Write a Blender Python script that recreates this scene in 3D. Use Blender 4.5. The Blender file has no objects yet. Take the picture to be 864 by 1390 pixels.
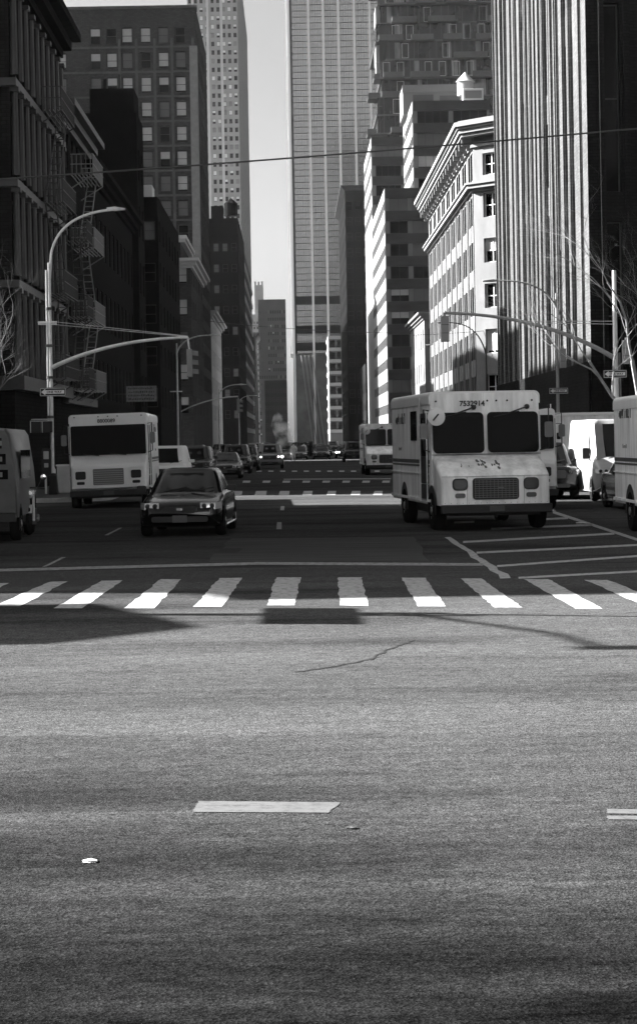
import bpy, bmesh, math, random
from mathutils import Vector, Matrix
random.seed(7)
S = bpy.context.scene
COL = S.collection
R = math.radians
F = 2600.0; VX, VY = 398.0, 598.0; CAMZ = 2.0; ROLL = R(1.0)
CA, SA = math.cos(ROLL), math.sin(ROLL)

def P(px, py, Y):
    """photo pixel + distance down the avenue -> world point"""
    dx = px - VX; dy = VY - py
    return Vector(((dx*CA + dy*SA)*Y/F, Y, CAMZ + (-dx*SA + dy*CA)*Y/F))
def G(px, py):
    """photo pixel -> point on the street surface"""
    dx = px - VX; dy = VY - py
    Y = CAMZ*F/-(-dx*SA + dy*CA)
    return Vector(((dx*CA + dy*SA)*Y/F, Y, 0))

# ------------------------------------------------------------------ materials
MATS = {}
def mat(name, v, rough=0.6, metal=0.0, amt=0.0, scale=2.0, bump=0.0, bscale=40.0, spec=0.5, stretch=(1,1,1), emit=0.0, streak=0.0):
    if name in MATS: return MATS[name]
    m = bpy.data.materials.new(name); m.use_nodes = True
    nt = m.node_tree; b = nt.nodes['Principled BSDF']
    b.inputs['Base Color'].default_value = (v, v, v, 1)
    b.inputs['Roughness'].default_value = rough
    b.inputs['Metallic'].default_value = metal
    b.inputs['Specular IOR Level'].default_value = spec if rough < .65 else .01
    tc = nt.nodes.new('ShaderNodeTexCoord')
    mp = nt.nodes.new('ShaderNodeMapping'); mp.inputs['Scale'].default_value = stretch
    nt.links.new(tc.outputs['Object'], mp.inputs[0])
    if amt > 0:
        n = nt.nodes.new('ShaderNodeTexNoise'); n.inputs['Scale'].default_value = scale
        n.inputs['Detail'].default_value = 8; n.inputs['Roughness'].default_value = 0.65
        nt.links.new(mp.outputs[0], n.inputs['Vector'])
        mr = nt.nodes.new('ShaderNodeMapRange')
        mr.inputs[1].default_value = 0.3; mr.inputs[2].default_value = 0.7
        mr.inputs[3].default_value = v*(1-amt); mr.inputs[4].default_value = v*(1+amt)
        nt.links.new(n.outputs['Fac'], mr.inputs[0])
        nt.links.new(mr.outputs[0], b.inputs['Base Color'])
        rr = nt.nodes.new('ShaderNodeMapRange'); rr.inputs[3].default_value = min(1, rough*0.8); rr.inputs[4].default_value = min(1, rough*1.2)
        nt.links.new(n.outputs['Fac'], rr.inputs[0]); nt.links.new(rr.outputs[0], b.inputs['Roughness'])
    if bump > 0:
        n2 = nt.nodes.new('ShaderNodeTexNoise'); n2.inputs['Scale'].default_value = bscale; n2.inputs['Detail'].default_value = 4
        nt.links.new(tc.outputs['Object'], n2.inputs['Vector'])
        bp = nt.nodes.new('ShaderNodeBump'); bp.inputs['Strength'].default_value = bump; bp.inputs['Distance'].default_value = 0.02
        nt.links.new(n2.outputs['Fac'], bp.inputs['Height']); nt.links.new(bp.outputs[0], b.inputs['Normal'])
    if emit > 0:
        b.inputs['Emission Color'].default_value = (1, 1, 1, 1); b.inputs['Emission Strength'].default_value = emit
    MATS[name] = m
    return m

def mat_brick(name, v, mortar, sx=1.0, amt=0.25, rough=0.85):
    m = bpy.data.materials.new(name); m.use_nodes = True
    nt = m.node_tree; b = nt.nodes['Principled BSDF']; b.inputs['Roughness'].default_value = rough; b.inputs['Specular IOR Level'].default_value = .01
    tc = nt.nodes.new('ShaderNodeTexCoord'); sp = nt.nodes.new('ShaderNodeSeparateXYZ'); cb = nt.nodes.new('ShaderNodeCombineXYZ')
    ad = nt.nodes.new('ShaderNodeMath'); ad.operation = 'ADD'
    nt.links.new(tc.outputs['Object'], sp.inputs[0])
    nt.links.new(sp.outputs[0], ad.inputs[0]); nt.links.new(sp.outputs[1], ad.inputs[1])
    nt.links.new(ad.outputs[0], cb.inputs[0]); nt.links.new(sp.outputs[2], cb.inputs[1])
    br = nt.nodes.new('ShaderNodeTexBrick'); br.inputs['Scale'].default_value = sx
    br.inputs['Brick Width'].default_value = 0.42; br.inputs['Row Height'].default_value = 0.16; br.inputs['Mortar Size'].default_value = 0.018
    br.inputs['Color1'].default_value = (v*(1+amt),)*3+(1,); br.inputs['Color2'].default_value = (v*(1-amt),)*3+(1,)
    br.inputs['Mortar'].default_value = (mortar,)*3+(1,)
    nt.links.new(cb.outputs[0], br.inputs['Vector'])
    n = nt.nodes.new('ShaderNodeTexNoise'); n.inputs['Scale'].default_value = 0.35; n.inputs['Detail'].default_value = 9; n.inputs['Roughness'].default_value = .7
    mp = nt.nodes.new('ShaderNodeMapping'); mp.inputs['Scale'].default_value = (1, 1, .35)
    nt.links.new(tc.outputs['Object'], mp.inputs[0]); nt.links.new(mp.outputs[0], n.inputs['Vector'])
    mr = nt.nodes.new('ShaderNodeMapRange'); mr.inputs[1].default_value = .3; mr.inputs[2].default_value = .7; mr.inputs[3].default_value = .65; mr.inputs[4].default_value = 1.2
    nt.links.new(n.outputs['Fac'], mr.inputs[0])
    mx = nt.nodes.new('ShaderNodeMix'); mx.data_type = 'RGBA'; mx.blend_type = 'MULTIPLY'; mx.inputs[0].default_value = 1
    nt.links.new(br.outputs['Color'], mx.inputs[6]); nt.links.new(mr.outputs[0], mx.inputs[7])
    nt.links.new(mx.outputs[2], b.inputs['Base Color'])
    bp = nt.nodes.new('ShaderNodeBump'); bp.inputs['Strength'].default_value = .5; bp.inputs['Distance'].default_value = .02; bp.invert = True
    nt.links.new(br.outputs['Fac'], bp.inputs['Height']); nt.links.new(bp.outputs[0], b.inputs['Normal'])
    MATS[name] = m
    return m

def mat_asphalt(name, v, worn=True):
    m = bpy.data.materials.new(name); m.use_nodes = True
    nt = m.node_tree; L = nt.links; b = nt.nodes['Principled BSDF']
    tc = nt.nodes.new('ShaderNodeTexCoord')
    def noise(scale, detail, rough=.6, st=(1, 1, 1)):
        mp = nt.nodes.new('ShaderNodeMapping'); mp.inputs['Scale'].default_value = st
        L.new(tc.outputs['Object'], mp.inputs[0])
        n = nt.nodes.new('ShaderNodeTexNoise'); n.inputs['Scale'].default_value = scale; n.inputs['Detail'].default_value = detail; n.inputs['Roughness'].default_value = rough
        L.new(mp.outputs[0], n.inputs['Vector']); return n.outputs['Fac']
    def rng(src, a, c, lo, hi):
        r = nt.nodes.new('ShaderNodeMapRange'); r.inputs[1].default_value = a; r.inputs[2].default_value = c; r.inputs[3].default_value = lo; r.inputs[4].default_value = hi
        L.new(src, r.inputs[0]); return r.outputs[0]
    def mul(a, c):
        k = nt.nodes.new('ShaderNodeMath'); k.operation = 'MULTIPLY'; L.new(a, k.inputs[0])
        if isinstance(c, float): k.inputs[1].default_value = c
        else: L.new(c, k.inputs[1])
        return k.outputs[0]
    big = rng(noise(.22, 6, .6, (.5, 1.6, 1)), .3, .7, .78, 1.22)       # wear bands along the traffic
    mid = rng(noise(1.6, 8, .7, (.35, 1, 1)), .3, .7, .85, 1.15)
    vor = nt.nodes.new('ShaderNodeTexVoronoi'); vor.inputs['Scale'].default_value = 90; L.new(tc.outputs['Object'], vor.inputs['Vector'])
    grit = rng(vor.outputs['Color'], 0, 1, .35, 1.7)
    spk = rng(noise(38, 4, .85), .32, .68, .5, 1.5)
    crs = rng(noise(10, 7, .85, (.7, 1, 1)), .33, .67, .55, 1.45)
    stain = rng(noise(.55, 4, .55, (.25, 1.4, 1)), .36, .5, .62, 1.0)
    c = mul(mul(mul(mul(big, mid), mul(grit, spk)), mul(crs, stain)), v)
    # edge fall-off painted into the asphalt: darker towards the viewpoint, ragged
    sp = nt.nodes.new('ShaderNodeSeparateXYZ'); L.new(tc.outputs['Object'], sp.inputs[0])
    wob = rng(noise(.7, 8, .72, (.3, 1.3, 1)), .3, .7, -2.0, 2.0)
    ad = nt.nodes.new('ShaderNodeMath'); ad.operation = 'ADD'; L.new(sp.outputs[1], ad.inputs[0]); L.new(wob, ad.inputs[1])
    lane = rng(ad.outputs[0], 5.9, 13.5, .04, 1.0)  # fall-off factor multiplied into the base colour
    c = mul(c, lane)  # lane is the painted fall-off towards the viewpoint
    L.new(c, b.inputs['Base Color'])
    b.inputs['Roughness'].default_value = .9; b.inputs['Specular IOR Level'].default_value = .0
    bp = nt.nodes.new('ShaderNodeBump'); bp.inputs['Strength'].default_value = .6; bp.inputs['Distance'].default_value = .006
    L.new(vor.outputs['Distance'], bp.inputs['Height'])
    bp2 = nt.nodes.new('ShaderNodeBump'); bp2.inputs['Strength'].default_value = .35; bp2.inputs['Distance'].default_value = .012
    L.new(noise(30, 5, .8), bp2.inputs['Height']); L.new(bp.outputs[0], bp2.inputs['Normal'])
    L.new(bp2.outputs[0], b.inputs['Normal'])
    MATS[name] = m
    return m

def mat_paint(name, v, under, wear=.5):
    m = bpy.data.materials.new(name); m.use_nodes = True
    nt = m.node_tree; L = nt.links; b = nt.nodes['Principled BSDF']; b.inputs['Roughness'].default_value = .7
    tc = nt.nodes.new('ShaderNodeTexCoord')
    n = nt.nodes.new('ShaderNodeTexNoise'); n.inputs['Scale'].default_value = 9; n.inputs['Detail'].default_value = 9; n.inputs['Roughness'].default_value = .75
    L.new(tc.outputs['Object'], n.inputs['Vector'])
    r = nt.nodes.new('ShaderNodeMapRange'); r.inputs[1].default_value = wear-.14; r.inputs[2].default_value = wear+.02; r.inputs[3].default_value = under; r.inputs[4].default_value = v
    L.new(n.outputs['Fac'], r.inputs[0]); L.new(r.outputs[0], b.inputs['Base Color'])
    MATS[name] = m
    return m

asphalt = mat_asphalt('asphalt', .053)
patchm = mat('asphalt_patch', .055, .8, amt=.6, scale=3, stretch=(.15, 3, 1), bump=.3)
paint = mat_paint('road_paint', .3, .05, .5)
paint_old = mat_paint('worn_road_paint', .24, .04, .54)
concrete = mat('concrete', .1, .85, amt=.3, scale=.8, bump=.3, bscale=30)
kerbm = mat('kerb_stone', .4, .8, amt=.25, scale=2)
white = mat('white_vehicle_paint', .8, .34, amt=.07, scale=1.3, stretch=(1, 1, .5))
white_dirty = mat('grimy_white_paint', .84, .45, amt=.3, scale=1.6, stretch=(2.5, 2.5, .35))
blackp = mat('black_vehicle_paint', .004, .12, spec=.4)
darkp = mat('dark_vehicle_paint', .01, .2)
greyp = mat('grey_vehicle_paint', .16, .25)
silverp = mat('silver_vehicle_paint', .45, .3)
glass = mat('dark_glass', .002, .08, spec=.07)
glass_car = mat('car_glass', .004, .06, spec=.07)
glass_sky = mat('coated_window_glass', .12, .07, metal=.75)
rubber = mat('tyre_rubber', .012, .8)
rimm = mat('wheel_metal', .35, .35, metal=.8)
steel = mat('galvanised_steel', .5, .45, metal=.3, amt=.2, scale=6)
darksteel = mat('dark_steel', .05, .5, metal=.2)
trimm = mat('black_trim', .008, .6)
greyplas = mat('grey_plastic', .16, .5)
chrome = mat('mirror_chrome', .8, .08, metal=1)
lens = mat('headlamp_lens', .55, .12, metal=.4)
lampon = mat('lit_headlamp', .8, .3, emit=2.5)
stripeb = mat('dark_stripe', .03, .4)
inkm = mat('lettering_ink', .012, .5)
barkm = mat('bark', .25, .9, amt=.3, scale=5)
cream = mat('white_stone', .16, .8, amt=.16, scale=.9, bump=.15, bscale=12, stretch=(1, 1, .4))
creamtrim = mat('white_cornice_stone', .18, .8, amt=.12, scale=1.5)
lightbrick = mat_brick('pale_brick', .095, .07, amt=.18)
darkbrick = mat_brick('dark_brick', .015, .008)  # even dark brick; on the ribbed building's side it stands for shade
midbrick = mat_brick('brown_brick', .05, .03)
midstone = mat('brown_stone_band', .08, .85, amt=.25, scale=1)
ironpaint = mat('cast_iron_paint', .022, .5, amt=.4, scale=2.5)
blackwall = mat('black_wall', .008, .9, amt=.4, scale=1)  # even near-black tone with random variation
officelight = mat('office_pale_panel', .14, .6, amt=.08, scale=1.2)
officeband = mat('office_brown_band', .05, .7, amt=.3, scale=.7, stretch=(.4, .4, 1.5))
towerstone = mat('tower_pale_brick', .2, .8, amt=.12, scale=.3)
mullion = mat('white_mullion', .75, .5)
slabm = mat('balcony_slab', .1, .7, amt=.15)
curtainglass = mat('tower_curtain_glass', .5, .16, metal=.8, amt=.12, scale=.08)
farstone = mat('far_pale_stone', .3, .9, amt=.15, scale=.2)
fardark = mat('far_dark_glass', .05, .4, amt=.3, scale=.15)
blind_sky = mat('blind_and_sky_pane', .5, .8, amt=.08, scale=3)  # pale blinds; on the tall brown block they stand for reflected sky
flankglass = mat('matt_dark_glass', .0015, .7)
greyblind = mat('grey_blind', .11, .5, amt=.15, scale=.3)
framew = mat('pale_window_frame', .5, .6)
framed = mat('dark_window_frame', .04, .5)
signw = mat('sign_white', .7, .5)
clothm = mat('dark_cloth', .03, .9); clothw = mat('white_cloth', .65, .9); skinm = mat('skin', .35, .6)
woodm = mat('tank_wood', .3, .8, amt=.2, scale=3, stretch=(6, 6, .5))

# ------------------------------------------------------------------ mesh builder
class MB:
    def __init__(s): s.v = []; s.f = []; s.m = []
    def add(s, vs, fs, mi=0):
        b = len(s.v); s.v += [tuple(p) for p in vs]
        for f in fs: s.f.append(tuple(b+i for i in f)); s.m.append(mi)
    def box(s, x0, x1, y0, y1, z0, z1, mi=0):
        s.add([(x0,y0,z0),(x1,y0,z0),(x1,y1,z0),(x0,y1,z0),(x0,y0,z1),(x1,y0,z1),(x1,y1,z1),(x0,y1,z1)],
              [(0,3,2,1),(4,5,6,7),(0,1,5,4),(1,2,6,5),(2,3,7,6),(3,0,4,7)], mi)
    def hexa(s, b, t, mi=0):
        s.add(list(b)+list(t), [(0,3,2,1),(4,5,6,7),(0,1,5,4),(1,2,6,5),(2,3,7,6),(3,0,4,7)], mi)
    def obox(s, o, u, n, a0, a1, d0, d1, z0, z1, mi=0):
        """box in facade space: a along u, d outward along n"""
        def q(a, d, z): return (o[0]+u[0]*a+n[0]*d, o[1]+u[1]*a+n[1]*d, o[2]+z)
        s.add([q(a0,d1,z0),q(a1,d1,z0),q(a1,d0,z0),q(a0,d0,z0),q(a0,d1,z1),q(a1,d1,z1),q(a1,d0,z1),q(a0,d0,z1)],
              [(0,3,2,1),(4,5,6,7),(0,1,5,4),(1,2,6,5),(2,3,7,6),(3,0,4,7)], mi)
    def tube(s, pts, rs, n=8, mi=0, cap=True):
        pts = [Vector(p) for p in pts]
        if not isinstance(rs, (list, tuple)): rs = [rs]*len(pts)
        rings = []; up = None
        for i, p in enumerate(pts):
            d = (pts[min(i+1, len(pts)-1)] - pts[max(i-1, 0)])
            d = d.normalized() if d.length > 1e-9 else Vector((0,0,1))
            a = Vector((0,0,1)) if abs(d.z) < .9 else Vector((1,0,0))
            if up is None: up = a
            x = up.cross(d)
            if x.length < .1: x = a.cross(d)
            x.normalize(); y = d.cross(x); up = y
            rings.append([p + (x*math.cos(2*math.pi*k/n) + y*math.sin(2*math.pi*k/n))*rs[i] for k in range(n)])
        vs = [v for r in rings for v in r]; fs = []
        for i in range(len(rings)-1):
            for k in range(n):
                fs.append((i*n+k, i*n+(k+1)%n, (i+1)*n+(k+1)%n, (i+1)*n+k))
        if cap: fs += [tuple(range(n))[::-1], tuple(range((len(rings)-1)*n, len(rings)*n))]
        s.add(vs, fs, mi)
    def lathe(s, prof, c, axis='x', n=20, mi=0):
        """prof: (r, t) pairs, t along the axis"""
        vs = []; fs = []
        for r, t in prof:
            for k in range(n):
                a = 2*math.pi*k/n; ca, sa = r*math.cos(a), r*math.sin(a)
                if axis == 'x': vs.append((c[0]+t, c[1]+ca, c[2]+sa))
                elif axis == 'y': vs.append((c[0]+ca, c[1]+t, c[2]+sa))
                else: vs.append((c[0]+ca, c[1]+sa, c[2]+t))
        for i in range(len(prof)-1):
            for k in range(n): fs.append((i*n+k, i*n+(k+1)%n, (i+1)*n+(k+1)%n, (i+1)*n+k))
        fs += [tuple(range(n)), tuple(range((len(prof)-1)*n, len(prof)*n))]
        s.add(vs, fs, mi)
    def loft(s, secs, mi=0, cap=True):
        n = len(secs[0]); vs = [p for q in secs for p in q]; fs = []
        for i in range(len(secs)-1):
            for k in range(n): fs.append((i*n+k, i*n+(k+1)%n, (i+1)*n+(k+1)%n, (i+1)*n+k))
        if cap: fs += [tuple(range(n))[::-1], tuple(range((len(secs)-1)*n, len(secs)*n))]
        s.add(vs, fs, mi)
    def rrect(s, cx, cz, w, h, y, r, d=.02, mi=0, seg=4, fn=None):
        """rounded rectangle plate facing -y; fn maps (x,y,z)"""
        pts = []
        for sx, sz, a0 in ((1,1,0),(-1,1,90),(-1,-1,180),(1,-1,270)):
            for k in range(seg+1):
                a = R(a0 + 90*k/seg)
                pts.append((cx+sx*(w/2-r)+r*math.cos(a), cz+sz*(h/2-r)+r*math.sin(a)))
        fr = [(x, y, z) for x, z in pts]; bk = [(x, y+d, z) for x, z in pts]
        if fn: fr = [fn(*p) for p in fr]; bk = [fn(*p) for p in bk]
        n = len(pts)
        s.add(fr+bk, [tuple(range(n))]+[(i, (i+1)%n, n+(i+1)%n, n+i) for i in range(n)], mi)
    def build(s, name, mats, parent=None, smooth=True, bevel=0, ang=35):
        if not isinstance(mats, (list, tuple)): mats = [mats]
        me = bpy.data.meshes.new(name); me.from_pydata(s.v, [], s.f)
        for m in mats: me.materials.append(m)
        me.polygons.foreach_set('material_index', s.m)
        if smooth:
            me.polygons.foreach_set('use_smooth', [True]*len(s.f)); me.set_sharp_from_angle(angle=R(ang))
        me.update()
        o = bpy.data.objects.new(name, me); COL.objects.link(o)
        if parent is not None: o.parent = parent
        if bevel:
            b = o.modifiers.new('bevel', 'BEVEL'); b.width = bevel; b.segments = 3; b.limit_method = 'ANGLE'; b.angle_limit = R(30)
        return o
def shift(mb, off):
    mb.v = [(x-off[0], y-off[1], z-off[2]) for x, y, z in mb.v]; return mb

def tag(o, label=None, cat=None, group=None, kind=None):
    if label: o['label'] = label
    if cat: o['category'] = cat
    if group: o['group'] = group
    if kind: o['kind'] = kind
    return o
def thing(name, label, cat, loc=(0,0,0), rz=0, group=None):
    o = bpy.data.objects.new(name, None); COL.objects.link(o); o.location = loc; o.rotation_euler = (0, 0, rz)
    o.empty_display_size = .3
    return tag(o, label, cat, group)
def copy_tree(o, parent=None):
    c = o.copy(); COL.objects.link(c)
    if parent is not None: c.parent = parent
    for ch in list(o.children): copy_tree(ch, c)
    return c
def text_mesh(txt, size, name, m, parent, M, bold=.0, depth=.004):
    cu = bpy.data.curves.new('t', 'FONT'); cu.body = txt; cu.size = size; cu.extrude = depth; cu.offset = bold; cu.align_x = 'CENTER'; cu.align_y = 'CENTER'
    to = bpy.data.objects.new('t', cu); COL.objects.link(to)
    bpy.context.view_layer.update()
    me = bpy.data.meshes.new_from_object(to.evaluated_get(bpy.context.evaluated_depsgraph_get()))
    bpy.data.objects.remove(to); bpy.data.curves.remove(cu)
    me.transform(M); me.materials.clear(); me.materials.append(m)
    o = bpy.data.objects.new(name, me); COL.objects.link(o); o.parent = parent
    return o
def facing(x, y, z, ang=0):      # text plane facing -y, turned ang about z
    return Matrix.Translation((x, y, z)) @ Matrix.Rotation(ang, 4, 'Z') @ Matrix.Rotation(R(90), 4, 'X')

# ------------------------------------------------------------------ world, sun, camera
SUN_EL, SUN_AZ = R(32), R(12)      # sun from the left, slightly ahead
sd = Vector((-math.cos(SUN_EL)*math.cos(SUN_AZ), math.cos(SUN_EL)*math.sin(SUN_AZ), math.sin(SUN_EL)))
w = bpy.data.worlds.new('World'); S.world = w; w.use_nodes = True
nt = w.node_tree; bg = nt.nodes['Background']
sky = nt.nodes.new('ShaderNodeTexSky'); sky.sky_type = 'NISHITA'; sky.sun_disc = False
sky.sun_elevation = SUN_EL; sky.sun_rotation = math.atan2(sd.x, sd.y); sky.air_density = .5; sky.dust_density = 3.5
bw = nt.nodes.new('ShaderNodeSeparateColor')   # monochrome picture taken through a red filter: the red channel of the sky
nt.links.new(sky.outputs[0], bw.inputs[0]); nt.links.new(bw.outputs[0], bg.inputs[0])
bg.inputs[1].default_value = .05
sl = bpy.data.lights.new('sun', 'SUN'); sl.energy = 5.0; sl.angle = R(.5); sl.color = (1, 1, 1)
so = bpy.data.objects.new('sun', sl); COL.objects.link(so); so.rotation_euler = sd.to_track_quat('Z', 'Y').to_euler(); so.location = sd*100
cam = bpy.data.cameras.new('camera'); cam.sensor_fit = 'AUTO'; cam.sensor_width = 36; cam.lens = F/1390*36
cam.shift_x = (432-VX)/1390; cam.shift_y = -(695-VY)/1390; cam.clip_end = 6000; cam.clip_start = .1
co = bpy.data.objects.new('camera', cam); COL.objects.link(co)
co.matrix_world = Matrix.Translation((0, 0, CAMZ)) @ Matrix.Rotation(R(90), 4, 'X') @ Matrix.Rotation(-ROLL, 4, 'Z')
S.camera = co
S.view_settings.view_transform = 'Standard'; S.view_settings.look = 'None'; S.view_settings.gamma = 1; S.view_settings.use_curve_mapping = False
S.view_settings.exposure = 2.75
S.render.engine = 'CYCLES'
S.cycles.volume_bounces = 3

# ------------------------------------------------------------------ ground
g = MB(); g.add([(-2500,-300,-.12),(2500,-300,-.12),(2500,4500,-.12),(-2500,4500,-.12)], [(0,1,2,3)])
tag(g.build('ground', mat('earth', .06, .9, amt=.2), smooth=False), kind='structure')
g = MB(); g.add([(-400,-80,0),(400,-80,0),(400,2000,0),(-400,2000,0)], [(0,1,2,3)])
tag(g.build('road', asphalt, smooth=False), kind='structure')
def sidewalk(x0, x1, y0, y1, r=2.0):
    mb = MB(); rim = MB()
    def ring(d):
        pts = []
        for cx, cy, a0 in ((x1-r,y1-r,0),(x0+r,y1-r,90),(x0+r,y0+r,180),(x1-r,y0+r,270)):
            for k in range(5):
                a = R(a0+22.5*k); pts.append((cx+(r-d)*math.cos(a), cy+(r-d)*math.sin(a)))
        return pts
    o, i = ring(0), ring(.16); n = len(o)
    mb.add([(x,y,.146) for x,y in i], [tuple(range(n))])
    rim.add([(x,y,0) for x,y in o]+[(x,y,.15) for x,y in o]+[(x,y,.15) for x,y in i],
            [(k,(k+1)%n,n+(k+1)%n,n+k) for k in range(n)]+[(n+k,n+(k+1)%n,2*n+(k+1)%n,2*n+k) for k in range(n)])
    tag(mb.build('sidewalk', concrete, smooth=False), kind='structure')
    tag(rim.build('kerb', kerbm, smooth=False), kind='structure')
sidewalk(-60, -8.2, 24.5, 62)
sidewalk(-60, -6.5, 66.2, 178); sidewalk(-60, -7.2, 192, 330); sidewalk(-60, -7.2, 342, 700)
sidewalk(10.9, 60, 28, 61); sidewalk(12.2, 60, 77, 140); sidewalk(12.0, 60, 146, 240); sidewalk(12.0, 60, 252, 700)

# road markings -----------------------------------------------------
rm = random.Random(3)
def strip(mb, quad, n=10, wob=.0, z=.004):
    """quad TL TR BR BL in photo pixels, on the road"""
    tl, tr, br, bl = [G(*p) for p in quad]
    L = []; Rr = []
    for i in range(n+1):
        t = i/n
        a = tl.lerp(bl, t); c = tr.lerp(br, t)
        j = Vector((rm.uniform(-wob, wob), 0, 0))
        a = a + j + Vector((rm.uniform(-wob, wob)*.4, 0, 0)); c = c + j + Vector((rm.uniform(-wob, wob)*.4, 0, 0))
        L.append((a.x, a.y, z)); Rr.append((c.x, c.y, z))
    mb.add(L+Rr, [(i, i+1, n+2+i, n+1+i) for i in range(n)])
def line(mb, a, b, wpx, n=12, z=.004, wob=0):
    strip(mb, [(a[0], a[1]-wpx/2), (a[0], a[1]+wpx/2), (b[0], b[1]+wpx/2), (b[0], b[1]-wpx/2)], n, wob, z)
mb = MB()
for q in [((-12,792.5),(14,791.5),(-60,824),(-95,825)), ((67,790),(91,789.5),(28,823),(-8,823)), ((138,788.5),(167,788),(112,826),(74,826)),
          ((218,786.5),(246,786.5),(210,826),(169,826)), ((298,785),(329,784.5),(302,824),(263,824)), ((374,784),(408,784),(400,822),(363,822)),
          ((458,784),(490,784),(500,823),(461,822)), ((544,784.5),(576,784.5),(604.5,823.5),(566.5,823.5)), ((625,785.5),(652.5,785.5),(709,825),(670.5,825)),
          ((710.5,786.5),(744,786.5),(817,827),(780,827)), ((793.5,787.5),(825,787.5),(925,828),(886,828))]:
    strip(mb, q, 18, .014)
tag(mb.build('crosswalk_markings', paint, smooth=False), kind='structure')
mb = MB(); line(mb, (-30,775), (350,765), 3.6); line(mb, (350,765), (655,766.5), 3.6)
tag(mb.build('stop_line_markings', paint_old, smooth=False), kind='structure')
mb = MB()
strip(mb, ((84,756.5),(90,756.5),(64,769),(57,770))); strip(mb, ((162,716.6),(166,716.6),(147,726.7),(142,726.7)))
strip(mb, ((376,709),(382,709),(382,718.5),(375,718.5))); strip(mb, ((381,687),(386,687),(385.5,692.7),(380,692.7)))
tag(mb.build('lane_markings', paint_old, smooth=False), kind='structure')
mb = MB(); strip(mb, ((270,1088),(462,1090),(457,1095),(266,1094)), 20, .006); strip(mb, ((264,1098),(450,1099),(447,1104),(262,1103)), 20, .006); strip(mb, ((266,1094),(457,1095),(450,1099),(264,1098)), 20, .004, .0035)
strip(mb, ((822,1099),(900,1100),(900,1106),(823,1105)), 10, .006); strip(mb, ((823,1108),(900,1109),(900,1114),(824,1113)), 10, .006)
tag(mb.build('faded_lane_markings', mat_paint('faded_road_paint', .075, .035, .5), smooth=False), kind='structure')
mb = MB()
strip(mb, ((604,729.6),(611,729),(695,785),(681,785.6)), 14, .03); line(mb, (749.5,695), (880,738), 3.6)
for a, b in (((628,736),(833,724.5)),((646,750.5),(880,739.3)),((674,768.7),(900,752.5)),((703,784.7),(900,774)),((666,718),(803,712.7)),((736,705),(770,703.5)),((616,709.4),(643,708.5))):
    line(mb, a, b, 2.6)
tag(mb.build('hatched_area_markings', paint, smooth=False), kind='structure')
mb = MB()
for x0, x1 in ((250,262),(282,294),(314,328),(345.5,361),(378,392),(410,423),(443,455),(475.5,488),(506,518),(540,552)): strip(mb, ((x0+2,666.5),(x1+1,666.5),(x1,672),(x0,672)), 4)
for i in range(9): x = 329+27*i; strip(mb, ((x+1,652.5),(x+11,652.5),(x+10,655.3),(x,655.3)), 3)
for i in range(14): x = 300+16*i; strip(mb, ((x,638.8),(x+7,638.8),(x+7,640.4),(x,640.4)), 2)
line(mb, (385,650.5), (530,650), .8)
tag(mb.build('far_crosswalk_markings', paint, smooth=False), kind='structure')
mb = MB(); strip(mb, ((312,731),(560,729),(582,762),(284,763)), 8, .05, .003)
tag(mb.build('road_patch', patchm, smooth=False), kind='structure')
mb = MB(); strip(mb, ((300,745),(330,744.5),(322,751),(292,751)), 3, 0, .0045)
cr = [(400,912),(450,905),(500,895),(520,884),(545,874),(560,868)]
for a, b in zip(cr, cr[1:]):
    strip(mb, (a, (a[0]+3,a[1]+.7), (b[0]+3,b[1]+.7), b), 8, .02)
tag(mb.build('road_crack', mat('tar_crack', .03, .7), smooth=False), kind='structure')

# ------------------------------------------------------------------ facades and windows
WCACHE = {}
def window_parts(w_, h_, style, var):
    """returns (frame MB, glass MB, blind fraction) in local coordinates"""
    f = MB(); p = MB(); t = .07 if style != 'big' else .09
    f.box(0, t, 0, .08, 0, h_); f.box(w_-t, w_, 0, .08, 0, h_)
    f.box(t, w_-t, .001, .08, 0, t); f.box(t, w_-t, .001, .08, h_-t, h_)
    if style in ('sash', 'sash4', 'cross'):
        f.box(t, w_-t, .01, .07, h_*.5-.035, h_*.5+.035)
    if style in ('cross', 'pair'):
        f.box(w_*.5-.04, w_*.5+.04, .005, .075, t, h_-t)
    if style == 'strip':
        n = max(2, int(w_/1.1))
        for i in range(1, n): f.box(w_*i/n-.03, w_*i/n+.03, .01, .075, t, h_-t)
    z0 = t
    if var == 1: z0 = h_*.5
    if var == 2: z0 = h_*.12
    if var in (0, 3): z0 = h_-t
    if var == 3: p.box(t, w_-t, .05, .07, t, z0, 2); return f, p
    if z0 > t: p.box(t, w_-t, .05, .07, t, z0, 0)
    if z0 < h_-t: p.box(t, w_-t, .05, .07, z0, h_-t, 1)
    return f, p
def get_window(w_, h_, style, var, fm, gm):
    k = (round(w_, 2), round(h_, 2), style, var, fm.name, gm.name)
    if k not in WCACHE:
        f, p = window_parts(w_, h_, style, var)
        fo = f.build('window', fm, smooth=False); po = p.build('pane', [gm, blind_sky, greyblind], fo, smooth=False)
        me, pe = fo.data, po.data
        bpy.data.objects.remove(po); bpy.data.objects.remove(fo)
        WCACHE[k] = (me, pe, f, p)
    return WCACHE[k]
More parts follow.
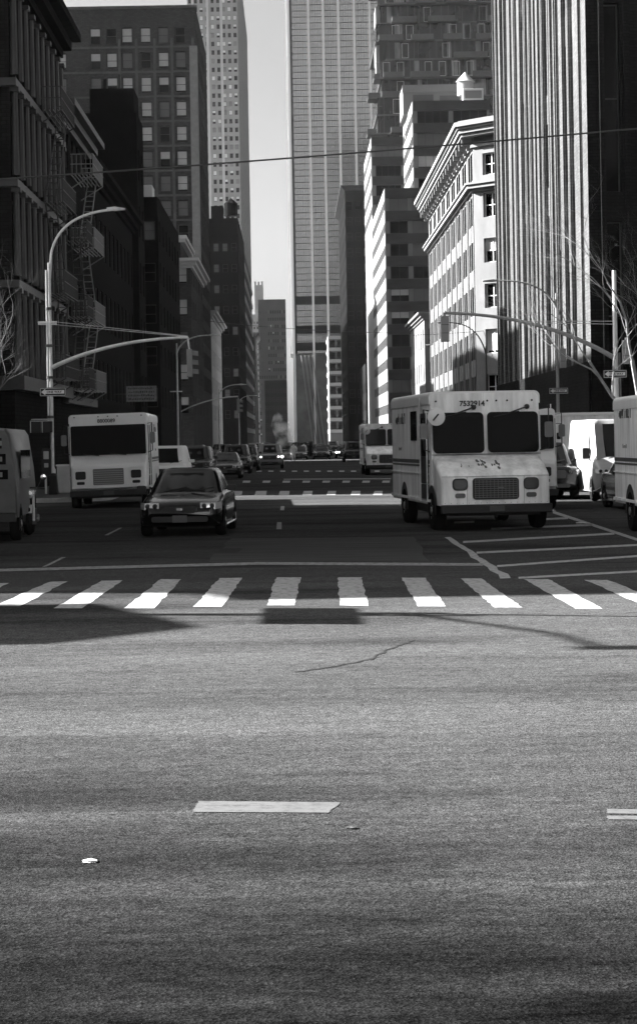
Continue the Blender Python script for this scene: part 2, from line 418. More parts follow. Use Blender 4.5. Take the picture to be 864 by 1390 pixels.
def facade(mb, o, n, W, H, cols, rows, depth=.25, mi=0, sill=0):
    n = Vector((n[0], n[1])).normalized(); u = Vector((-n.y, n.x))
    xs = [0]+[c for p in cols for c in p]+[W]; zs = [0]+[r for p in rows for r in p]+[H]
    def q(a, z, d=0): return (o[0]+u.x*a-n.x*d, o[1]+u.y*a-n.y*d, o[2]+z)
    ops = []
    for i in range(len(xs)-1):
        a, b = xs[i], xs[i+1]
        if b-a < 1e-4: continue
        if i % 2 == 0:
            mb.add([q(a,0),q(b,0),q(b,H),q(a,H)], [(0,1,2,3)], mi); continue
        for j in range(len(zs)-1):
            c, d = zs[j], zs[j+1]
            if d-c < 1e-4: continue
            if j % 2 == 0: mb.add([q(a,c),q(b,c),q(b,d),q(a,d)], [(0,1,2,3)], mi)
            else:
                mb.add([q(a,c),q(b,c),q(b,d),q(a,d),q(a,c,depth),q(b,c,depth),q(b,d,depth),q(a,d,depth)],
                       [(0,1,5,4),(1,2,6,5),(2,3,7,6),(3,0,4,7)], mi)
                if sill: mb.obox(o, u, n, a-.1, b+.1, -.02, sill, c-.14, c-.003, mi)
                ops.append((Vector(q(a, c, depth)), math.atan2(u.y, u.x), b-a, d-c))
    return ops
def vis(p):
    d = p - Vector((0, 0, CAMZ)); 
    if d.y < 1: return False
    px = VX + d.x/d.y*F; py = VY - d.z/d.y*F
    return -15 < px < 880 and -15 < py < 720
def add_windows(root, ops, style, fm, gm, pb=(.65, .25, .1), limit=96, panes=True, rng=random):
    ops = [o for o in ops if vis(o[0])] + []
    ops.sort(key=lambda o: -(o[2]*o[3])/(o[0].y**2)*(abs(math.cos(o[1]))+.15))
    rest = MB()
    for i, (p, ang, w_, h_) in enumerate(ops):
        var = rng.choices((0, 1, 2, 3), (pb[0], pb[1], pb[2], pb[3] if len(pb) > 3 else pb[0]*.25))[0]
        me, pe, f, pm = get_window(w_, h_, style, var, fm, gm)
        if i < limit:
            o = bpy.data.objects.new('window', me); COL.objects.link(o); o.parent = root
            o.location = p - root.location; o.rotation_euler = (0, 0, ang)
            if panes:
                c = bpy.data.objects.new('pane', pe); COL.objects.link(c); c.parent = o
        else:
            ca, sa = math.cos(ang), math.sin(ang); q = p - root.location
            for src, off in ((f, 0), (pm, 1)):
                b = len(rest.v)
                rest.v += [(q.x+x*ca-y*sa, q.y+x*sa+y*ca, q.z+z) for x, y, z in src.v]
                rest.f += [tuple(b+k for k in ff) for ff in src.f]
                rest.m += [m_+off if off else 0 for m_ in src.m]
    if rest.f:
        r = rest.build('window', [fm, gm, blind_sky, greyblind], root, smooth=False); r['kind'] = 'stuff'; r.name = 'remaining_windows'
def even(W, n, ww, m0=None):
    """n openings ww wide evenly spread in W"""
    if m0 is None: pitch = W/n; return [(pitch*(i+.5)-ww/2, pitch*(i+.5)+ww/2) for i in range(n)]
    pitch = (W-2*m0)/n; return [(m0+pitch*(i+.5)-ww/2, m0+pitch*(i+.5)+ww/2) for i in range(n)]
def floors(z0, n, fh, sill, wh): return [(z0+i*fh+sill, z0+i*fh+sill+wh) for i in range(n)]
def solid(mb, x0, x1, y0, y1, z0, z1, skip='', mi=0, par=.0):
    Q = {'S': [(x0,y0,z0),(x1,y0,z0),(x1,y0,z1),(x0,y0,z1)], 'N': [(x1,y1,z0),(x0,y1,z0),(x0,y1,z1),(x1,y1,z1)],
         'W': [(x0,y1,z0),(x0,y0,z0),(x0,y0,z1),(x0,y1,z1)], 'E': [(x1,y0,z0),(x1,y1,z0),(x1,y1,z1),(x1,y0,z1)],
         'T': [(x0,y0,z1-par),(x1,y0,z1-par),(x1,y1,z1-par),(x0,y1,z1-par)]}
    for k, q in Q.items():
        if k not in skip: mb.add(q, [(0,1,2,3)], mi)

def block(name, label, cat, x0, x1, y0, y1, H, wm, S_=None, A_=None, side='E', style='sash', fm=framed, gm=glass, pb=(.65,.25,.1),
          depth=.25, group=None, z0=0, bands=None, bandm=None, cornice=None, cm=None, panes=True, sill=0, limit=96, adepth=.09):
    """a block building: S_ / A_ = (ncols, win_w, first_z, nfloors, floor_h, win_h) for the face to the camera / to the avenue"""
    root = thing(name, label, cat, ((x0+x1)/2, y0, z0), 0, group)
    mb = MB(); skip = ''; ops = []
    if S_: skip += 'S'
    if A_: skip += side
    solid(mb, x0, x1, y0, y1, z0, z0+H, skip)
    if S_:
        n, ww, fz, nf, fh, wh = S_
        ops += facade(mb, (x0, y0, z0), (0,-1), x1-x0, H, even(x1-x0, n, ww), floors(fz, nf, fh, 0, wh), depth, 0, sill)
    if A_:
        n, ww, fz, nf, fh, wh = A_
        if side == 'E': ops += facade(mb, (x1, y0, z0), (1,0), y1-y0, H, even(y1-y0, n, ww), floors(fz, nf, fh, 0, wh), adepth, 0, sill)
        else: ops += facade(mb, (x0, y1, z0), (-1,0), y1-y0, H, even(y1-y0, n, ww), floors(fz, nf, fh, 0, wh), adepth, 0, sill)
    shift(mb, root.location).build('wall', wm, root, smooth=False)
    add_windows(root, ops, style, fm, gm, pb, limit, panes)
    if bands:
        b = MB()
        for (z, hh, d) in bands:
            b.box(x0-d, x1+d, y0-d, y0+.1, z, z+hh)
            if side == 'E': b.box(x1-.1, x1+d, y0+.101, y1+d, z, z+hh)
            else: b.box(x0-d, x0+.1, y0+.101, y1+d, z, z+hh)
        shift(b, root.location).build('band_course', bandm or wm, root, smooth=False)
    if cornice:
        c = MB(); z = z0+H
        for k, (dz, hh, d) in enumerate(((-cornice*1.1, cornice*.35, cornice*.25), (-cornice*.75, cornice*.4, cornice*.6), (-cornice*.35, cornice*.35, cornice))):
            c.box(x0-d, x1+d, y0-d, y0+.1, z+dz, z+dz+hh)
            if side == 'E': c.box(x1-.1, x1+d, y0+.101, y1+d*.5, z+dz, z+dz+hh)
            else: c.box(x0-d, x0+.1, y0+.101, y1+d*.5, z+dz, z+dz+hh)
        shift(c, root.location).build('cornice', cm or wm, root, smooth=False)
    return root

def fire_escape(root, x, ya, yb, zs, m, sgn=1):
    """iron stair stack on an avenue facade at x; platforms at heights zs"""
    mb = MB(); d = 1.15*sgn; xs = sorted((x+.03*sgn, x+d))
    for i, z in enumerate(zs):
        for j in range(7): xx = xs[0]+(xs[1]-xs[0])*j/6; mb.box(xx-.02, xx+.02, ya, yb, z, z+.04)
        for zz in (z+.5, z+1.0):
            mb.box(x+d-.025, x+d+.025, ya, yb, zz, zz+.04)
            for y in (ya, yb): mb.box(xs[0], xs[1], y-.02, y+.02, zz, zz+.04)
        k = int((yb-ya)/.22)
        for j in range(k+1):
            y = ya+(yb-ya)*j/k; mb.box(x+d-.014, x+d+.014, y-.014, y+.014, z+.05, z+1.0)
        for j in range(5): 
            xx = x+d*(j+.5)/5
            for y in (ya, yb): mb.box(xx-.014, xx+.014, y-.014, y+.014, z+.05, z+1.0)
        for y in (ya+.1, yb-.1): mb.tube([(x, y, z-.7), (x+d, y, z)], .03, 5)
        if i+1 < len(zs):
            a, b = (ya+.3, yb-.3) if i % 2 == 0 else (yb-.3, ya+.3)
            for xo in (.35, .8):
                mb.tube([(x+xo*sgn, a, z+.05), (x+xo*sgn, b, zs[i+1])], .035, 5)
            for j in range(1, 12):
                t = j/12; y = a+(b-a)*t; zz = z+(zs[i+1]-z)*t
                q = sorted((x+.35*sgn, x+.8*sgn)); mb.box(q[0], q[1], y-.1, y+.1, zz-.01, zz+.015)
    return shift(mb, root.location).build('fire_escape', m, root, smooth=False)

# ---- left side of the avenue --------------------------------------
XL = -11.0
# cast-iron loft building nearest the corner
H1 = 21.8
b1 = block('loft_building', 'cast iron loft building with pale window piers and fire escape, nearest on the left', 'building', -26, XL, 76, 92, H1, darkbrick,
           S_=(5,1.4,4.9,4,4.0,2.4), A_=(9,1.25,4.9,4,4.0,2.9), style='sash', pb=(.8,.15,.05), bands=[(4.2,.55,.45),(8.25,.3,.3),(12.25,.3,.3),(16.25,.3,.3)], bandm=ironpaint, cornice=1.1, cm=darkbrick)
mb = MB()
for i in range(10):
    y = 76+16*i/9
    for k in range(4):
        z = 4.75+4*k; yy = min(max(y, 76.2), 91.8)
        mb.tube([(XL+.16, yy, z), (XL+.16, yy, z+3.3)], [.17, .13], 8); mb.box(XL+.001, XL+.36, yy-.24, yy+.24, z+3.3, z+3.48)
shift(mb, b1.location).build('pilaster', ironpaint, b1)
fire_escape(b1, XL, 83.5, 88.5, [4.9, 8.6, 12.6, 16.6], mat('iron_fire_escape', .05, .6))
b2 = block('tenement_building', 'dark tenement with a pale fire escape beside the loft building', 'building', -24, XL, 92, 105, 18.5, darkbrick,
           A_=(6,1.1,4.6,4,3.7,2.0), style='sash', pb=(.6,.2,.2), bands=[(4.0,.4,.3)], bandm=ironpaint, cornice=.9, cm=ironpaint)
fire_escape(b2, XL, 96.5, 101.5, [4.7, 8.2, 11.9, 15.6], mat('pale_fire_escape', .25, .6))
fire_escape(b2, XL, 93.0, 95.5, [4.7, 8.2, 11.9], MATS['iron_fire_escape'])
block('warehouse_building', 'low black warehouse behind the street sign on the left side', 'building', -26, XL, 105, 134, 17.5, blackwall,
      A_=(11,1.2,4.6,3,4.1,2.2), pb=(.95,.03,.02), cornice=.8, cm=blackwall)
b3 = block('blank_wall_building', 'tall black blank walled building with a rooftop bulkhead, left side', 'building', -15.5, -10.6, 134.3, 140, 25.2, blackwall, A_=(2,1.1,4.6,5,4.0,2.2), pb=(.97,.02,.01))
mb = MB(); mb.box(-13.9, -10.8, 134.8, 139, 25.2, 27.0); mb.box(-13.1, -12.9, 136.5, 136.8, 27.0, 28.0); mb.tube([(-12, 137, 27), (-12, 137, 28.4)], .05, 5)
shift(mb, b3.location).build('bulkhead', blackwall, b3, smooth=False)
b3b = block('narrow_building', 'narrow dark building topped by a pale box beside the black blank wall', 'building', -17, -11, 160.3, 190, 22.6, blackwall, S_=(4,1.0,5,5,3.5,1.6), A_=(7,1.1,5,5,3.5,1.8), pb=(.85,.1,.05))
mb = MB(); mb.box(-12.6, -11.5, 161, 164, 22.6, 23.7); shift(mb, b3b.location).build('rooftop_box', mat('pale_roof_box', .5, .7), b3b, smooth=False)
b3c = block('corniced_building', 'dark building with two pale cornices in front of the tall windowed block', 'building', -17.5, -10.4, 200, 226, 21.2, midbrick, S_=(4,1.0,5,5,3.4,1.8), A_=(7,1.1,5,5,3.4,1.9), pb=(.55,.2,.25), cornice=.9, cm=mat('pale_cornice', .34, .8))
mb = MB(); solid(mb, -15.5, -11.6, 203, 220, 21.2, 24.0); shift(mb, b3c.location).build('penthouse', midbrick, b3c, smooth=False)
mb = MB(); mb.box(-15.9, -11.1, 202.4, 220, 23.2, 23.5); mb.box(-16.1, -10.9, 202.1, 220, 23.5, 23.9); shift(mb, b3c.location).build('penthouse_cornice', MATS['pale_cornice'], b3c, smooth=False)
# tall windowed block
b4 = thing('apartment_block', 'tall brown brick block with rows of sash windows and pale panes for reflected sky', 'building', (-20, 232, 0))
mb = MB(); ops = []
X0, X1, Y0, Y1, H4 = -34, XL, 232, 262, 55.0
solid(mb, X0, X1, Y0, Y1, 0, H4, 'SE')
cx = [((p-VX)*232/F) for p in (45,68,92,139,161,182,207,231,254)]
cols = [(c-.62-X0, c+.62-X0) for c in cx]
rows = [(H4-4.6-3.0*k-.95, H4-4.6-3.0*k+.95) for k in range(15)][::-1]
rows = [(a+1.0, b+1.0) for a, b in rows]
ops += facade(mb, (X0, Y0, 0), (0,-1), X1-X0, H4, cols, rows, .3, 0, .12)
ops2 = facade(mb, (X1, Y0, 0), (1,0), Y1-Y0, H4, even(30, 11, 1.5), rows, .1)
shift(mb, b4.location).build('wall', midbrick, b4, smooth=False)
add_windows(b4, ops, 'sash', framed, glass, (.15,.12,.38,.35), 96)  # front windows: sky reflections put in as pale pane colour
add_windows(b4, ops2, 'sash', framed, glass, (.6,.2,.2), 60)
mb = MB()
for a, b in rows[::1]:
    mb.box(X0-.05, X1+.12, Y0-.1, Y0+.02, a-.62, a-.38)
for c in cx[:-1]:
    pass
for xx in [(c+d)/2 for c, d in zip(cx[4:], cx[5:])]+[XL-.35]:
    mb.box(xx-.16, xx+.16, Y0-.07, Y0+.01, 0, H4-4)
mb.box(X0, X1+.25, Y0-.25, Y0-.001, H4-.4, H4-.1)
shift(mb, b4.location).build('band_course', midstone, b4, smooth=False)
mb = MB()
for k in range(9): mb.box(X1-.6, X1+.13, Y0-.14, Y0+.0, 0+k*.01, .011+k*.01)
mb = MB(); mb.box(X1-.75, X1+.14, Y0-.16, Y0-.101, 0, H4-5); mb.box(X1+.121, X1+.2, Y0-.16, Y0+1.2, 0, H4-5)
shift(mb, b4.location).build('corner_pier', mat('pale_corner_stone', .2, .8, amt=.15), b4, smooth=False)
block('row_house', 'pale four storey row house low beyond the tall brown block', 'building', -18, -11, 262.4, 300, 20, mat('pale_stucco', .3, .8, amt=.3), A_=(8,1.2,5,4,3.8,2.2), pb=(.7,.2,.1), cornice=.9, cm=MATS['pale_cornice'], limit=40)
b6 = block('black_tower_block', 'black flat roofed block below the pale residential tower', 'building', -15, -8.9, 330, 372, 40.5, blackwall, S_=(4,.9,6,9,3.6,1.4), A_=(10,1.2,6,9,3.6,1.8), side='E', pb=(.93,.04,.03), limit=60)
mb = MB(); mb.box(-13.6, -11.5, 333, 337, 40.5, 43); mb.tube([(-10.5,334,40.5),(-10.5,334,44)], .12, 6); mb.lathe([(.01,3.2),(1.2,2.2),(1.2,0)], (-10.3, 338, 41.8), 'z', 12); shift(mb, b6.location).build('rooftop_plant', blackwall, b6, smooth=False)
block('banded_building', 'grey building with pale floor bands seen edge on along the avenue', 'building', -20, -10.2, 400, 500, 44, mat('mid_grey_wall', .1, .8), A_=(24,2.2,6,10,3.6,1.8), bands=[(4+3.6*i,1.0,.25) for i in range(11)], bandm=mat('pale_band', .42, .7), panes=False, limit=30, pb=(.8,.1,.1))
b5 = block('residential_tower', 'very tall pale residential tower with paired windows, left of the sky', 'building', -36, -17.7, 700, 868, 185, towerstone, S_=(9,1.15,8,55,3.15,1.7), A_=(30,2.2,8,55,3.15,1.7), style='plain', fm=framed, gm=glass, pb=(.6,.2,.2), panes=False, limit=96, depth=.4)
mb = MB()
for xx in (-34.5,-29.2,-24.1): mb.box(xx, xx+.9, 699.5, 699.999, 8, 180)
shift(mb, b5.location).build('bay_strip', mat('pale_tower_stone', .33, .7), b5, smooth=False)
block('brick_building', 'small brick building with lit white windows far down the avenue on the left', 'building', -22, -11.4, 600, 640, 36, midbrick, S_=(7,.9,6,9,3.3,1.6), A_=(8,1.2,6,9,3.3,1.6), pb=(.3,.3,.4), panes=False, limit=60, cornice=1.0, cm=midstone)
block('far_slab_block', 'dark slab office block below the sky at the end of the avenue', 'building', -15.5, -2.6, 900, 940, 68.5, fardark, S_=(12,.7,4,18,3.4,1.6), pb=(.9,.08,.02), panes=False, limit=60)
fb = block('far_spired_building', 'pale stepped building peeking above the dark slab block', 'building', -28, -12, 1300, 1330, 88, farstone, S_=(8,1,6,22,3.6,1.6), panes=False, limit=30)
mb = MB(); solid(mb, -24.6, -18.8, 1302, 1316, 88, 108)
for xx in (-24.6, -22.3, -20): mb.box(xx, xx+1.2, 1301.5, 1303, 108, 110.5)
shift(mb, fb.location).build('tower_top', farstone, fb, smooth=False)
block('street_end_building', 'low dark building closing the far end of the avenue on the left', 'building', -11, -2.2, 760, 790, 26, blackwall, S_=(6,.9,4,6,3.4,1.6), pb=(.9,.05,.05), panes=False, limit=40)
# block beside the intersection, left, out of frame but shading the avenue
n1 = block('corner_building', 'dark corner building whose shadow covers the avenue, left of the crosswalk', 'building', -34, XL, 32.3, 61.5, 22, midbrick, A_=(12,1.2,5,4,4.1,2.2), S_=(7,1.2,5,4,4.1,2.2), cornice=.9, cm=midstone, limit=40)
sh = thing('light_blocker', 'unseen, added for shade: low shed in the side street outside the left edge', 'blocker', (-17, 61.8, 0))  # unseen, added so the left part of the lit strip falls dark
mb = MB(); mb.box(-7, 5.1, 0, 13.6, 0, 5.2); mb.build('wall', blackwall, sh, smooth=False)
mb = MB(); mb.box(-7.2, 5.25, -.1, 13.7, 5.2, 5.45); mb.build('roof', midstone, sh, smooth=False)
block('hidden_shade_block', 'unseen brown block added behind the loft building to raise the shadow line', 'building', -62, -30, 92, 128, 34.5, midbrick, S_=(12,1.3,5,8,3.5,2), limit=1)  # hidden block added to lift the shadow line across the avenue
block('taller_shade_block', 'taller unseen brown block added behind the low black warehouse to cast shade', 'building', -62, -30, 132, 182, 37.5, midbrick, S_=(12,1.3,5,8,3.5,2), limit=1)  # hidden too, height varied for an uneven shadow edge
block('reflected_tower', 'tall tower far behind the viewpoint that the glass tower mirrors', 'building', 16, 40, -200, -160, 170, midstone, limit=1)
block('reflected_block', 'banded tower behind the viewpoint mirrored beside the tallest reflection', 'building', 41, 62, -240, -201, 120, mat('pale_limestone', .4, .8, amt=.1), limit=1)
kt = thing('wedge_caster', 'unseen brick block with a pyramid roof, added for its wedge shadow, outside the left edge', 'building', (-22.9, 25.4, 0))  # added out of view, shaped for the wedge shadow on the crossing
mb = MB(); mb.box(-2.3, 2.3, -2.3, 2.3, 0, 11.4); mb.build('wall', midbrick, kt, smooth=False)
mb = MB(); mb.add([(-2.6,-2.4,11.4),(2.6,-2.4,11.4),(2.6,2.4,11.4),(-2.6,2.4,11.4),(0,0,14)], [(0,1,4),(1,2,4),(2,3,4),(3,0,4),(0,3,2,1)]); mb.build('roof', midstone, kt, smooth=False)
for nm_, xa, xb, ya, yb, hh in (('unseen pale stone building added behind the viewpoint to bounce light, right of the avenue', 14, 44, -70, -13, 40),):
    block('bounce_building', nm_, 'building', xa, xb, ya, yb, hh, mat('pale_limestone', .55, .8, amt=.1), A_=(14,1.4,5,7,4,2.2), side='E' if xa < 0 else 'W', limit=1)  # unseen; pale colour picked to bounce sun onto the truck fronts

# ---- right side of the avenue ---------------------------------------
XR = 14.5
# ribbed brick building
r5 = thing('ribbed_brick_building', 'pale brick building with tall vertical ribs and a side wall coloured dark for shade, right', 'building', (20, 93, 0))
mb = MB(); H5 = 52
Y0, Y1 = 93, 135
solid(mb, XR, 44, Y0, Y1, 0, H5, 'WS')
ops = []
# avenue face: wide piers and deep narrow bays
cols = []; y = .9
pat = [(.3,.45),(1.15,.35),(.3,1.1),(.3,.5),(.95,.4),(.3,.7),(.9,1.7),(.3,.45),(.3,.9),(1.2,.4),(.3,1.3)]
k = 0
while y < 40.2:
    ww, gp = pat[k % 11]; cols.append((y, min(y+ww, 41.4))); y += ww+gp; k += 1
ops = []
facade(mb, (XR, Y1, 0), (-1,0), Y1-Y0, H5, cols, [(3.2, H5-2)], .34)
spd = MB(); rr = random.Random(5)
for i_, (a, b) in enumerate(cols):
    if b-a < .85:
        spd.box(XR+.3, XR+.345, Y1-b, Y1-a, 3.2, H5-2); continue
    z = 3.2 + rr.choice((0, 1.2, 2.4)); prev = 3.2
    while z < H5-2:
        z1 = min(z+rr.choice((1.6, 2.0, 4.6)), H5-2)
        spd.box(XR+.12, XR+.345, Y1-b+.002, Y1-a-.002, z, z1)
        if z-prev > .8: ops.append((Vector((XR+.335, Y1-a, prev)), -math.pi/2, b-a, z-prev))
        prev = z1; z = z1+rr.choice((3.6, 5.4, 7.2))
    if H5-2-prev > .8: ops.append((Vector((XR+.335, Y1-a, prev)), -math.pi/2, b-a, H5-2-prev))
shift(mb, r5.location).build('wall', [lightbrick], r5, smooth=False)
shift(spd, r5.location).build('spandrel', [lightbrick], r5, smooth=False)
add_windows(r5, ops, 'sash', framed, glass, (.9,.05,.05), 80)
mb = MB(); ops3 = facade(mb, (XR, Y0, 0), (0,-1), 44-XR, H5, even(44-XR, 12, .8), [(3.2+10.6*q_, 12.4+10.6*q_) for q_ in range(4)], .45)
shift(mb, r5.location).build('side_wall', [darkbrick], r5, smooth=False)  # side wall and ribs: shade on the pale brick put into the colour
add_windows(r5, ops3, 'sash', framed, glass, (1,0,0,0), 20)
mb = MB()
for a, b in cols[::2]:
    mb.box(XR-.1, XR-.002, Y1-a+.05, Y1-a+.2, 0, H5)
shift(mb, r5.location).build('rib', lightbrick, r5, smooth=False)
mb = MB()
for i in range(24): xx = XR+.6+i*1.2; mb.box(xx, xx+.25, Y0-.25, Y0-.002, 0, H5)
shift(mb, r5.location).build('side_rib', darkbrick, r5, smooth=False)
mb = MB(); mb.box(XR+.004, 44, Y0-.05, Y0-.003, 0, 4.6); mb.box(XR-.14, XR-.101, Y0-.05, Y1, 0, 5.6); shift(mb, r5.location).build('base_shade', darkbrick, r5, smooth=False)  # dark strip added where the foot of the wall lies in shadow

# white classical corner building, chamfered at 45 degrees
r4 = thing('white_corner_building', 'white stone building with bracketed cornice and tall window bays, right', 'building', (20, 150, 0))
mb = MB(); H4r = 26.6; ch = 3.6; XW = XR; Ya, Yb = 150.5, 200
A = (XW, Ya); B = (XW+ch, Ya-ch)
o_av = (XW, Yb, 0)
nb = 9; pitch = (Yb-Ya)/nb
cols = []
for i in range(nb):
    c = pitch*(i+.5)
    cols += [(c-1.9, c-.12), (c+.12, c+1.9)] if True else []
fh = 3.55
rows = [(4.6+fh*k, 4.6+fh*k+2.25) for k in range(5)] + [(23.0-.7, 23.0+1.5)]
ops = facade(mb, o_av, (-1,0), Yb-Ya, H4r, cols, rows, .07)
Lc = ch*math.sqrt(2)
rowsC = [(5.0+fh*k, 5.0+fh*k+1.9) for k in range(5)] + [(22.5, 24.2)]
opsC = facade(mb, (A[0], A[1], 0), (-1,-1), Lc, H4r, [(.9, 2.35)], rowsC, .25)
mb.add([(B[0],B[1],0),(40,B[1],0),(40,B[1],H4r),(B[0],B[1],H4r)], [(0,1,2,3)])
mb.add([(40,B[1],0),(40,Yb,0),(40,Yb,H4r),(40,B[1],H4r)], [(0,1,2,3)]); mb.add([(XW,Yb,0),(40,Yb,0),(40,Yb,H4r),(XW,Yb,H4r)], [(0,1,2,3)])
mb.add([(A[0],A[1],H4r-.2),(B[0],B[1],H4r-.2),(40,B[1],H4r-.2),(40,Yb,H4r-.2),(XW,Yb,H4r-.2)], [(0,1,2,3,4)])
shift(mb, r4.location).build('wall', cream, r4, smooth=False)
add_windows(r4, ops, 'cross', flankglass, flankglass, (.95,.03,.02,0), 80)
add_windows(r4, opsC, 'cross', framew, glass, (.55,.3,.15), 20)
def course(mb, z, hh, d, mi=0):
    """moulding that follows the avenue face, the chamfer and the side face"""
    k = d*math.tan(R(22.5))
    pts_o = [(XW-d, Yb), (XW-d, Ya-k), (XW+ch-k, Ya-ch-d), (40, Ya-ch-d)]
    pts_i = [(XW+.05, Yb), (XW+.05, Ya), (XW+ch, Ya-ch+.05), (40, Ya-ch+.05)]
    n = 4; vs = [(x,y,z) for x,y in pts_o]+[(x,y,z) for x,y in pts_i]+[(x,y,z+hh) for x,y in pts_o]+[(x,y,z+hh) for x,y in pts_i]
    fs = []
    for i in range(3): fs += [(i,i+1,4+i+1,4+i), (8+i,8+i+1,12+i+1,12+i), (i,i+1,8+i+1,8+i), (4+i,4+i+1,12+i+1,12+i)]
    fs += [(0,4,12,8),(3,7,15,11)]
    mb.add(vs, fs, mi)
mb = MB()
for z, hh, d in ((24.75,.22,.2),(25.55,.25,.95),(25.8,.3,1.15),(26.1,.2,1.3),(26.3,.35,1.5),(26.65,.12,1.2)): course(mb, z, hh, d)
shift(mb, r4.location).build('cornice', creamtrim, r4, smooth=False)
mb = MB()
for z, hh, d in ((21.3,.2,.25),(21.5,.3,.55),(21.8,.15,.7),(4.0,.3,.3),(3.7,.25,.15)): course(mb, z, hh, d)
shift(mb, r4.location).build('belt_course', creamtrim, r4, smooth=False)
for i in range(nb*2+1):
    yy = Ya+.6+(Yb-Ya-1)*i/(nb*2); q = MB(); q.box(XW-.85, XW-.01, yy-.17, yy+.17, 24.98, 25.54); q.box(XW-.5, XW-.01, yy-.16, yy+.16, 24.6, 24.97)
    shift(q, r4.location).build('bracket', creamtrim, r4, smooth=False)
mb = MB(); mb.box(XW-.12, XW-.002, Ya, Yb, 0, 3.69); k_ = .12*.7071; mb.add([(XW-k_,Ya-k_,0),(XW+ch-k_,Ya-ch-k_,0),(XW+ch-k_,Ya-ch-k_,3.69),(XW-k_,Ya-k_,3.69)], [(0,1,2,3)])
for i in range(nb): mb.box(XW-.2, XW-.121, Ya+pitch*i+.5, Ya+pitch*i+pitch-.5, .3, 3.2)
shift(mb, r4.location).build('shopfront', fardark, r4, smooth=False)
mb = MB()
for i in range(nb+1):
    yy = Yb-pitch*i
    for d_ in (-.42, .42): 
        if Ya < yy+d_ < Yb: mb.box(XW-.09, XW-.003, yy+d_-.13, yy+d_+.13, 4.3, 21.2)
for i in range(nb):
    yy = Yb-pitch*(i+.5); mb.box(XW-.05, XW-.003, yy-.1, yy+.1, 4.3, 21.2)
shift(mb, r4.location).build('pier_moulding', creamtrim, r4, smooth=False)
# small low building beyond, seen left of the white one
block('small_white_building', 'small white building with a roof overhang between office block and corner building', 'building', 14.2, 30, 205, 228, 15.5, cream, A_=(6,1.1,4.5,3,3.6,2.1), S_=(8,1.1,4.5,3,3.6,2.1), side='W', pb=(.8,.1,.1), cornice=.7, cm=creamtrim, limit=50)

# stepped office building
off = thing('office_building', 'stepped office building with sunlit pale flank and brown banded front', 'building', (22, 292, 0))
opsF = []; opsA = []; wl = MB(); bd = MB()
def office(x0, x1, y0, y1, top, zlow, fh):
    nf = int((top-zlow)/fh)
    z0 = top-nf*fh
    solid(wl, x0, x1, y0, y1, 0, top, 'SW')
    W = x1-x0
    nbay = max(1, round(W/5.0)); cols = []
    for i in range(nbay):
        a = W*i/nbay; b = W*(i+1)/nbay
        cols.append((a+.75 if i == 0 else a+.35, b-.35))
    rows = [(z0+fh*k+.0, z0+fh*k+fh*.56) for k in range(nf)]
    rows = [(a+.02, b) for a, b in rows]
    opsF.extend(facade(wl, (x0, y0, 0), (0,-1), W, top, cols, rows, .35))
    for a, b in rows: q_ = MB(); q_.box(x0+.15, x1+.05, y0-.16, y0-.002, b-.001, b+fh*.44-.02); shift(q_, off.location).build('spandrel_band', officeband, off, smooth=False)
    L = y1-y0; n = max(3, int(L/3.1))
    rows2 = [(a+.2, b-.25) for a, b in rows]
    opsA.extend(facade(wl, (x0, y1, 0), (-1,0), L, top, even(L, n, 2.6), rows2, .05))
office(14.5, 22.2, 292, 338, 40.2, 5, 3.46)       # lowest and nearest
office(19.3, 31.2, 297, 322, 54.3, 36, 3.46)      # tall setback, right
office(14.6, 20.2, 338.3, 372, 55.3, 38, 3.46)    # farther, left
shift(wl, off.location).build('wall', officelight, off, smooth=False)
add_windows(off, opsF, 'strip', framed, glass, (.5,.12,.08,.3), 90)
add_windows(off, opsA, 'pair', flankglass, flankglass, (.96,.02,.02,0), 95, panes=False)
mb = MB(); mb.box(18.6, 31, 309, 318, 54.3, 59.0); mb.box(18.5, 31.2, 308.8, 309.1, 57.8, 58.999)
shift(mb, off.location).build('penthouse', officelight, off, smooth=False)
mb = MB(); mb.box(20.2, 23.5, 308.9, 309, 54.6, 57.4); mb.box(24.5, 29, 308.9, 309, 54.6, 57.2)
shift(mb, off.location).build('penthouse_opening', fardark, off, smooth=False)
wt = thing('water_tank', 'wooden rooftop water tank with a conical roof on the office building', 'water tank', (28.2, 304, 54.3))
mb = MB(); mb.lathe([(1.3,0),(1.3,2.2)], (0,0,1.9), 'z', 20); mb.build('tank', woodm, wt)
mb = MB(); mb.lathe([(1.55,0),(.03,1.6)], (0,0,4.1), 'z', 20); mb.build('tank_roof', mat('tank_roof_metal', .4, .6), wt)
for a in range(4):
    mb = MB(); c, s_ = math.cos(R(45+90*a)), math.sin(R(45+90*a)); mb.tube([(c,s_,0),(c*.95,s_*.95,1.9)], .09, 6); mb.build('leg', darksteel, wt)
ac = thing('rooftop_unit', 'pale box shaped cooling unit on the office roof below the water tank', 'rooftop unit', (28.9, 299.2, 54.3))
mb = MB(); mb.box(-1.6,1.6,-1,1,.2,2.0); mb.build('casing', mat('pale_casing', .5, .6), ac, bevel=.05)
mb = MB(); mb.box(-1.3,1.3,-1.03,-1.001,.5,1.7); mb.build('louvre', greyplas, ac, smooth=False)

